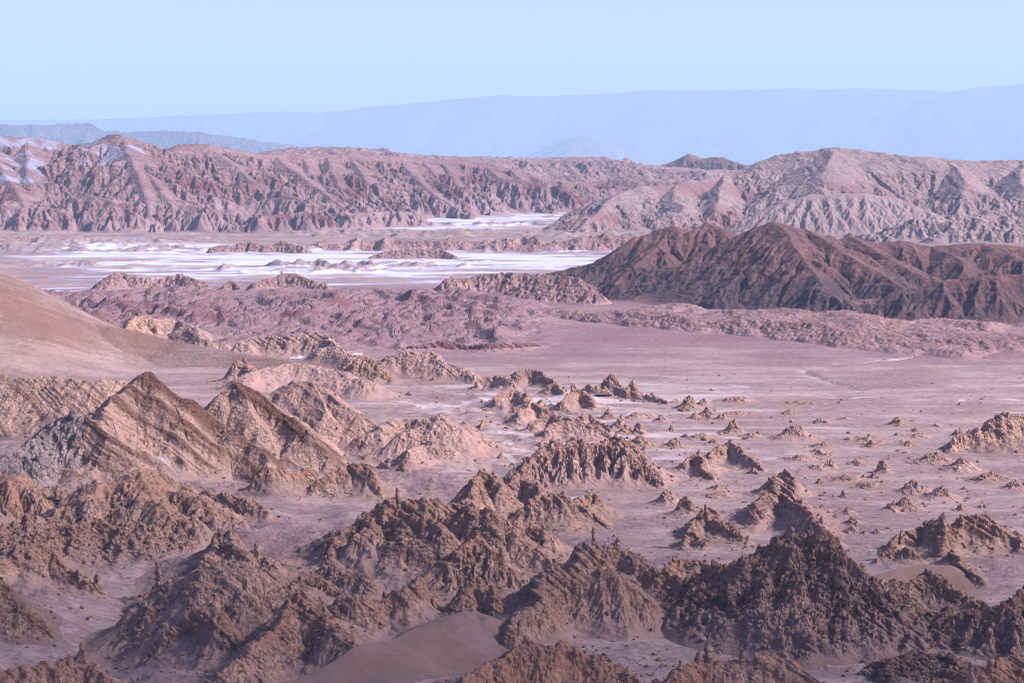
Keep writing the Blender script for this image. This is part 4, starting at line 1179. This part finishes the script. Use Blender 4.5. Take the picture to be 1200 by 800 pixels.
O('rock_outcrop', 'ochre crag crowned by a leaning block under the great butte', 'rock outcrop',
  [[(775, 806, 850), (795, 785, 850), (815, 775, 850), (835, 768, 850), (860, 772, 850), (885, 772, 850), (905, 768, 850), (922, 764, 850), (935, 775, 850), (965, 798, 850)]], 'butte', 'near', rug=0.6,
  pins=[(833, 752, 776, 22), (818, 762, 780, 14), (798, 772, 788, 12), (870, 760, 778, 12), (888, 765, 776, 12), (921, 756, 770, 11)], attr_fn=frost(0.1, 0.9))
O('rock_outcrop', 'ochre crag cut by the corner of the view under the dark flank', 'rock outcrop',
  [[(1125, 800, 850), (1140, 780, 850), (1155, 774, 850), (1185, 770, 850), (1210, 763, 850), (1270, 755, 850)]], 'butte', 'near', rug=0.6, pins=[(1139, 774, 792, 12), (1160, 771, 782, 14)], attr_fn=frost(0.1, 0.9))
O('rock_outcrop', 'dark rough flank falling into the hollow beside the great butte', 'rock slope',
  [[(1095, 726, 758), (1130, 716, 764), (1165, 708, 770), (1190, 697, 775), (1215, 682, 778), (1260, 660, 780)]], 'butte', 'grey', r0=-0.1, k0=0.05, cf=1.6, rug=1.1)
O('rock_mound', 'low black rubble mound on the sand of the hollow', 'mound',
  [[(1042, 779, 800), (1058, 766, 802), (1080, 762, 804), (1105, 766, 803), (1122, 778, 800)]], 'mound', 'grey', r0=-0.1, k0=0.05, rug=1.5, rock=1.0, cf=2.0, rwl=6)
O('boulder', 'pale blue grey boulder lying on the sand of the hollow', 'boulder', [[(1009, 785, 791), (1016, 784, 791)]], 'spire', 'ashen', w=13, p=0.6, rug=0.6, attr_fn=frost(0.8))

# --- brown complex in the middle
O('rock_outcrop', 'wide dark brown massif with a thin finger at its west tip', 'rock massif',
  [[(425, 622, 672), (440, 604, 668), (455, 588, 664), (466, 581, 662), (478, 586, 662), (500, 587, 662), (530, 588, 662), (555, 594, 666), (580, 606, 672)], [(470, 600, 672), (520, 610, 676)]], 'butte', 'near', cf=1.7, rug=1.1, pins=[(467, 570, 590, 7), (476, 606, 616, 8)])
O('rock_outcrop', 'sharp peaked dark crag standing behind the wide brown massif', 'rock outcrop',
  [[(535, 590, 625), (548, 570, 622), (558, 556, 620), (567, 551, 620), (578, 553, 620), (586, 566, 621)]], 'crag', 'near', cap=0.15, pins=[(566, 548, 560, 8), (577, 551, 562, 8)])
O('rock_outcrop', 'tan topped crag with two horns next to the sharp peaked one', 'rock outcrop',
  [[(590, 572, 614), (604, 558, 612), (613, 550, 612), (622, 562, 612), (635, 568, 614)]], 'crag', 'tan', pins=[(612, 547, 560, 8), (630, 563, 572, 8)])
O('rock_outcrop', 'dark ridge with a bright broken slab pointing at the flat', 'rock outcrop',
  [[(622, 584, 622), (640, 578, 622), (655, 576, 622), (668, 583, 622), (685, 590, 620), (700, 604, 619), (712, 614, 619)], [(675, 583, 612), (692, 578, 608), (702, 584, 608)]], 'butte', 'near', pins=[(660, 574, 586, 9), (683, 592, 602, 16), (698, 577, 586, 10)])
O('rock_outcrop', 'brown peak with a vertical pale fin on its east face', 'rock outcrop',
  [[(550, 628, 672), (566, 610, 672), (582, 598, 671), (592, 604, 671), (602, 622, 672), (625, 640, 674), (655, 656, 676), (672, 664, 677)], [(600, 612, 668), (615, 610, 660), (640, 628, 660)]], 'butte', 'near', rug=0.95, pins=[(600, 608, 640, 14), (636, 612, 626, 8)])
O('rock_outcrop', 'ribbed brown crag with a knob on its east edge below the brown peak', 'rock outcrop',
  [[(525, 655, 698), (540, 640, 698), (555, 633, 698), (568, 636, 698), (582, 648, 697), (598, 668, 697)]], 'butte', 'near', gul=0.1, pins=[(586, 643, 660, 12)])
O('rock_outcrop', 'low humped brown crag under the finger of the massif', 'rock outcrop',
  [[(385, 640, 665), (405, 624, 666), (430, 618, 668), (455, 622, 670), (480, 628, 672), (505, 640, 674)]], 'mound', 'near', rock=1.0, rug=1.2, cf=1.9, rwl=10)
O('rock_outcrop', 'arched crag with a dark hollow under its rim above the dune', 'rock outcrop',
  [[(443, 708, 735), (456, 694, 736), (472, 688, 736), (490, 678, 735), (503, 690, 732), (512, 700, 730)]], 'crag', 'near', pins=[(452, 692, 704, 10), (488, 675, 688, 10)])
O('rock_outcrop', 'crag with a dark west cliff at the head of the big dune', 'rock outcrop',
  [[(536, 700, 742), (545, 682, 740), (556, 676, 740), (568, 688, 740), (580, 706, 742), (592, 722, 743)]], 'crag', 'near', pins=[(548, 674, 688, 9), (540, 684, 696, 8)])
O('rock_outcrop', 'small crumbling crag between the big dune and the smooth sided butte', 'rock outcrop',
  [[(586, 718, 738), (598, 708, 738), (608, 712, 739)]], 'crag', 'near', pins=[(603, 702, 714, 9)])
O('sand_dune', 'big smooth brown sand dune sweeping up between the near crags', 'dune',
  [[(310, 806, 835), (360, 789, 828), (410, 769, 820), (450, 751, 805), (490, 734, 792), (520, 722, 782), (548, 716, 772), (566, 724, 768)]], 'dune', 'dune', cf=3.0, cb=1.6)

# --- brown hills and crags of the near west
O('rock_slope', 'grooved dark brown hill with an ochre top below the ashen ridge', 'rock hill',
  [[(70, 598, 632), (100, 580, 628), (125, 570, 625), (145, 562, 624), (162, 557, 624), (176, 562, 624), (186, 577, 626), (212, 576, 628), (238, 588, 630), (262, 606, 632)], [(162, 558, 624), (200, 600, 640)]], 'hill', 'near', cf=1.7, rug=0.7, gul=0.09, gwl=12, attr_fn=tint_top(0.7, 0.75, 0.92))
O('rock_slope', 'orange brown smooth hill at the west edge', 'rock hill',
  [[(-60, 548, 612), (0, 560, 612), (28, 568, 613), (50, 582, 614), (75, 596, 616), (95, 604, 617)]], 'hill', 'near', cf=1.8, rug=0.5, attr_fn=tint_patch(0.9, 30, -0.3, 0.1), pins=[(66, 567, 580, 8)])
O('rock_outcrop', 'low brown ridge with a jagged edge south of the low reddish crag', 'rock outcrop',
  [[(232, 582, 604), (250, 575, 604), (275, 577, 604), (292, 582, 604), (315, 594, 606)]], 'crag', 'near', cf=1.7, rug=0.9)
O('rock_slope', 'wide brown rubble slope covered in low ribs', 'rock slope',
  [[(-60, 612, 672), (0, 618, 672), (60, 612, 668), (120, 618, 662), (170, 622, 655), (215, 634, 650)]], 'mound', 'near', r0=-0.1, rock=1.0, rug=1.3, cf=3.2, rwl=9, gul=0.1, gwl=14, attr_fn=frost(0.25, 0.3))
O('rock_outcrop', 'dark crag ending in two tan blocks above the sand hollow', 'rock outcrop',
  [[(-10, 665, 694), (15, 650, 694), (40, 642, 693), (62, 648, 692), (82, 662, 692), (100, 672, 692), (118, 680, 693)]], 'crag', 'near', pins=[(93, 666, 688, 15), (111, 671, 692, 13), (44, 672, 688, 10)])
O('rock_outcrop', 'dark layered pyramid crag with a red east edge', 'rock outcrop',
  [[(226, 660, 700), (240, 638, 698), (253, 622, 696), (268, 620, 696), (280, 634, 696), (300, 640, 697), (318, 655, 700), (346, 694, 704)]], 'crag', 'near', cap=0.12, pins=[(258, 619, 632, 12), (270, 620, 632, 9), (302, 635, 650, 12)], attr_fn=tint_patch(0.35))
O('rock_outcrop', 'dark spike with a long dark cliff over the sand hollow', 'rock outcrop',
  [[(158, 692, 706), (172, 678, 705), (183, 662, 702), (192, 660, 700), (212, 664, 700), (230, 672, 702)]], 'crag', 'near', pins=[(186, 657, 676, 8)])
O('rock_mound', 'pale smooth shouldered rock hill draped with sand', 'rock hill',
  [[(175, 702, 765), (205, 678, 762), (235, 667, 760), (262, 661, 758), (285, 662, 757), (310, 676, 756), (335, 696, 758), (352, 715, 760)], [(262, 662, 758), (290, 700, 764)]], 'mound', 'near', rock=0.75, rug=0.7, cf=1.7, attr_fn=frost(0.25), pins=[(270, 658, 668, 9)])
O('rock_outcrop', 'dark cliffed crag on the slope of the pale rock hill', 'rock outcrop',
  [[(168, 766, 778), (182, 752, 778), (200, 738, 778), (225, 722, 776), (245, 716, 776), (262, 724, 780), (280, 740, 786), (296, 748, 788)], [(205, 712, 745), (222, 700, 742), (240, 712, 748)]], 'crag', 'near', p=1.2, pins=[(222, 698, 710, 9), (249, 713, 728, 11)])
O('rock_butte', 'big brown rock pyramid with a flat red cap beside the dune', 'rock pyramid',
  [[(250, 796, 830), (275, 775, 826), (300, 748, 815), (322, 726, 808), (342, 698, 800), (352, 695, 800), (364, 700, 800), (375, 712, 800), (395, 732, 798), (415, 752, 798)]], 'butte', 'near', rug=0.95, pins=[(343, 693, 708, 12), (362, 697, 708, 12)], attr_fn=tint_top(0.8, 0.8, 0.95, 9))
O('rock_outcrop', 'square topped tan crag beside the big brown pyramid', 'rock outcrop',
  [[(388, 718, 742), (402, 704, 742), (420, 698, 742), (434, 704, 742), (446, 728, 744)]], 'crag', 'near', p=1.0, pins=[(425, 690, 706, 12), (410, 700, 714, 12)])
O('rock_outcrop', 'ribbed brown crag behind the flat red cap', 'rock outcrop',
  [[(340, 688, 708), (352, 676, 708), (364, 671, 708), (380, 680, 708), (405, 698, 710)]], 'butte', 'near', gul=0.1)
O('rock_mound', 'low dark mound of gravelly rock behind the square topped crag', 'mound',
  [[(368, 676, 696), (385, 667, 697), (405, 665, 698), (425, 675, 698), (438, 686, 698)]], 'mound', 'near', rock=1.0, rug=1.0, cf=1.8, rwl=8)
O('rock_outcrop', 'bottom corner crag with one upright tan block', 'rock outcrop',
  [[(-40, 790, 840), (0, 786, 840), (40, 778, 840), (65, 774, 838), (90, 765, 836), (110, 775, 836), (135, 802, 838)]], 'butte', 'near', rug=0.9, pins=[(97, 752, 780, 24), (71, 769, 784, 11)])
O('rock_slope', 'dark slope with a broken rim at the west edge above the corner crag', 'rock slope',
  [[(-60, 668, 745), (0, 682, 742), (18, 694, 740), (38, 706, 738), (56, 722, 736)]], 'butte', 'grey', cf=1.5, rug=0.9)
O('boulder', 'knobbly tan boulder at the bottom edge near the dune', 'boulder', [[(266, 796, 812), (276, 791, 812), (286, 798, 812)]], 'crag', 'near', cf=0.8, attr_fn=tint_patch(0.4))
O('boulder', 'second knobbly boulder at the bottom edge touching the dune', 'boulder', [[(290, 794, 810), (298, 789, 810), (308, 797, 810)]], 'crag', 'near', cf=0.8)
O('boulder', 'tiny pale stone heap half buried on the big dune', 'boulder', [[(506, 762, 766), (512, 759, 766), (518, 762, 766)]], 'spire', 'tan', w=12, p=0.6)
O('boulder', 'rounded stone at the foot of the big dune', 'boulder', [[(500, 788, 793), (507, 787, 793)]], 'spire', 'tan', w=11, p=0.6)
print('outcrops', time.time() - T0)


# ------------------------------------------------------------------ many low nubs of rock on the flat, alike: copies of a few
def nubs():
    rs = np.random.RandomState(44)
    protos = []
    for k in range(6):
        nr, ns = 16, 34
        u = np.linspace(0, 1, nr)[:, None] * np.ones(ns)
        th = np.linspace(0, 2 * np.pi, ns, endpoint=False)[None] * np.ones((nr, 1))
        el = 1 + 0.45 * np.cos(2 * th + k)
        X = (u * el * np.cos(th)).astype(f32); Y_ = (u * np.sin(th)).astype(f32)
        n_ = ridged(X + 7 * k, Y_, 0.7, 4, 500 + k)
        g_ = np.clip(1 - u, 0, 1) ** 1.7
        Z = 0.62 * g_ * (0.55 + 1.1 * n_) + 0.16 * (n_ - 0.4) * sst(1, 0.4, u) - 0.06 * u ** 3
        for wl_ in (0.4, 0.2):
            X = X + 0.16 * wl_ * perlin3(X / wl_, Y_ / wl_, Z / wl_, 510 + k) * 2 * g_
            Y_ = Y_ + 0.16 * wl_ * perlin3(X / wl_, Y_ / wl_, Z / wl_, 520 + k) * 2 * g_
        co = np.stack([X, Y_, Z], -1).reshape(-1, 3)
        i = np.arange(nr - 1)[:, None] * ns; j = np.arange(ns)[None]; j2 = (j + 1) % ns
        q_ = np.stack([i + j, i + ns + j, i + ns + j2, i + j2], -1).reshape(-1, 4)
        rk = sst(0.9, 0.35, u + 0.3 * (0.5 - n_)).ravel()
        me = mesh_from('rock_nub', co, q_, dict(rock=rk, salt=rk * 0, tint=rk * 0, tone=rk * 0 + (k % 3 - 1) * 0.6), M['tan' if k % 2 else 'near'])
        me.attributes.new('sharp_face', 'BOOLEAN', 'FACE').data.foreach_set('value', np.ones(len(q_), bool))
        protos.append(me)
    first, n = None, 0
    while n < 170:
        r_ = rs.rand()
        if r_ < 0.5:
            px, py = rs.normal(720, 75), rs.uniform(446, 560)
            px += (py - 500) * 0.5
        elif r_ < 0.85:
            px, py = rs.uniform(760, 1195), 470 + 170 * rs.rand() ** 1.3
        else:
            px, py = rs.uniform(440, 700), rs.uniform(455, 545)
        Y = dist(py); X = xat(px, py, Y)
        ix, iy = int(X - RX0), int(Y - RY0)
        if not (0 <= ix < RAST.shape[1] and 0 <= iy < RAST.shape[0]) or RASR[iy, ix] > 0.25 or abs(px - 600) > 598:
            continue
        w_ = (3.2 + 9 * rs.rand() ** 2.2) * Y / FPX
        if first is None:
            o = first = tag(link('rock_nub', protos[0]), 'low nub of brown rock without a point, one of many alike on the flat', 'rock nub', 'low rock nubs sprinkled over the flat')
        else:
            o = first.copy(); C.objects.link(o); o.data = protos[n % 6]
        o.location = (X, Y, float(RAST[iy, ix]) - 0.05)
        o.rotation_euler = (0, 0, rs.uniform(0, 6.28))
        o.scale = (w_, w_ * rs.uniform(0.7, 1.1), w_ * rs.uniform(0.6, 1.3))
        n += 1


nubs()

# ------------------------------------------------------------------ stones lying on the sand
def stones():
    rs = np.random.RandomState(3)
    N = 42000
    Y = 540 + 760 * rs.rand(N) ** 1.6
    u = rs.uniform(-0.27, 0.27, N)
    X = u * Y
    ix = np.clip((X - RX0).astype(int), 0, RAST.shape[1] - 1); iy = np.clip((Y - RY0).astype(int), 0, RAST.shape[0] - 1)
    z, r = RAST[iy, ix], RASR[iy, ix]
    dens = 0.22 + 0.9 * np.clip(1 - np.abs(r - 0.3) / 0.35, 0, 1)
    dens *= (r < 2) * 1.0
    dens *= 0.25 + 0.9 * sst(-0.1, 0.4, fbm(X.astype(f32), Y.astype(f32), 40, 3, 300))
    ok = (rs.rand(N) < dens) & (z > -50)
    X, Y, z = X[ok][:16000], Y[ok][:16000], z[ok][:16000]
    n = len(X)
    phi = (1 + 5 ** 0.5) / 2
    V = np.array([(-1, phi, 0), (1, phi, 0), (-1, -phi, 0), (1, -phi, 0), (0, -1, phi), (0, 1, phi), (0, -1, -phi), (0, 1, -phi), (phi, 0, -1), (phi, 0, 1), (-phi, 0, -1), (-phi, 0, 1)]) / 1.9
    Fc = np.array([(0, 11, 5), (0, 5, 1), (0, 1, 7), (0, 7, 10), (0, 10, 11), (1, 5, 9), (5, 11, 4), (11, 10, 2), (10, 7, 6), (7, 1, 8), (3, 9, 4), (3, 4, 2), (3, 2, 6), (3, 6, 8), (3, 8, 9), (4, 9, 5), (2, 4, 11), (6, 2, 10), (8, 6, 7), (9, 8, 1)])
    size = (0.14 + 0.8 * rs.rand(n) ** 5 + 0.12 * rs.rand(n)) * (0.6 + 0.6 * Y / 900.0)
    sc = size[:, None] * rs.uniform(0.6, 1.3, (n, 3)) * np.array([1, 1, 0.75])
    co = V[None] * rs.uniform(0.7, 1.25, (n, 12, 1)) * sc[:, None, :]
    a = rs.uniform(0, 6.28, n)
    c_, s_ = np.cos(a)[:, None], np.sin(a)[:, None]
    co = np.stack([co[..., 0] * c_ - co[..., 1] * s_, co[..., 0] * s_ + co[..., 1] * c_, co[..., 2]], -1)
    co += np.stack([X, Y, z + 0.15 * size], -1)[:, None, :]
    q = (Fc[None] + 12 * np.arange(n)[:, None, None]).reshape(-1, 3)
    o_ = np.ones(n * 12)
    me = mesh_from('loose_stones', co.reshape(-1, 3), q, dict(rock=o_, salt=o_ * 0, tint=o_ * 0), M['near'])
    me.attributes.new('sharp_face', 'BOOLEAN', 'FACE').data.foreach_set('value', np.ones(len(q), bool))
    tag(link('loose_stones', me), 'loose brown stones strewn over the sand around the crags', 'stones', kind='stuff')


stones()

# ------------------------------------------------------------------ added cloud puffs high outside the view, spaced to part-shade the near hills
def shade_clouds():
    rs = np.random.RandomState(12)
    alt = 2100.0
    off = alt / math.tan(SUN_EL)
    ox, oy = off * math.sin(SUN_AZ), off * math.cos(SUN_AZ)
    cs, qs, n0 = [], [], 0
    nu, nv = 14, 8
    for gx in np.arange(-420, 430, 62.0):
        for gy in np.arange(280, 905, 62.0):
            px, py = gx + rs.uniform(-22, 22), gy + rs.uniform(-22, 22)
            edge = 785 - 0.12 * px + 60 * math.sin(px * 0.013)
            if rs.rand() > SHADE_COVER * float(sst(edge + 40, edge - 100, py)):
                continue
            rx, ry, rz = rs.uniform(30, 44), rs.uniform(30, 44), rs.uniform(12, 24)
            th, ph = np.meshgrid(np.linspace(0, 2 * np.pi, nu, endpoint=False), np.linspace(-1.45, 1.45, nv))
            X = px + ox + rx * np.cos(th) * np.cos(ph); Y = py + oy + ry * np.sin(th) * np.cos(ph)
            Z = alt + rs.uniform(-15, 15) + rz * np.sin(ph)
            k = 1 + 0.35 * perlin3(X / 22, Y / 22, Z / 22, 9)
            co = np.stack([px + ox + (X - px - ox) * k, py + oy + (Y - py - oy) * k, alt + (Z - alt) * k], -1).reshape(-1, 3)
            i = np.arange(nv - 1)[:, None] * nu; j = np.arange(nu)[None]; j2 = (j + 1) % nu
            qs.append(np.stack([i + j, i + j2, i + nu + j2, i + nu + j], -1).reshape(-1, 4) + n0)
            cs.append(co); n0 += len(co)
    m = bpy.data.materials.new('shade_cloud_white')
    m.use_nodes = True
    m.node_tree.nodes['Principled BSDF'].inputs['Base Color'].default_value = (0.85, 0.85, 0.87, 1)
    m.node_tree.nodes['Principled BSDF'].inputs['Roughness'].default_value = 1.0
    me = mesh_from('shade_clouds', np.concatenate(cs), np.concatenate(qs), {}, m)
    tag(link('shade_clouds', me), 'added unseen white cloud puffs that shade the near hills', 'shade_clouds', kind='stuff')


SHADE_COVER = 0.85
shade_clouds()

# ------------------------------------------------------------------ haze: one closed box of even air round everything
def haze():
    x0, x1, y0, y1, z0, z1 = -21000, 21000, -400, 50000, -880, 1750
    v = [(x, y, z) for z in (z0, z1) for y in (y0, y1) for x in (x0, x1)]
    f = [(0, 2, 3, 1), (4, 5, 7, 6), (0, 1, 5, 4), (2, 6, 7, 3), (0, 4, 6, 2), (1, 3, 7, 5)]
    me = bpy.data.meshes.new('haze')
    me.from_pydata(v, [], f)
    m = bpy.data.materials.new('haze_air')
    m.use_nodes = True
    nt = m.node_tree
    nt.nodes.remove(nt.nodes['Principled BSDF'])
    pv = nt.nodes.new('ShaderNodeVolumePrincipled')
    pv.inputs['Color'].default_value = HAZE_COL + (1,)
    pv.inputs['Density'].default_value = HAZE_DENS
    pv.inputs['Anisotropy'].default_value = 0.0
    nt.links.new(pv.outputs[0], nt.nodes['Material Output'].inputs['Volume'])
    me.materials.append(m)
    tag(link('haze', me), 'thin blue desert haze filling the valley air', 'haze', kind='stuff')


HAZE_COL, HAZE_DENS = (0.46, 0.74, 1.0), 4.2e-5
haze()
print('done', time.time() - T0, sum(len(o.data.vertices) for o in bpy.data.objects if o.type == 'MESH'))
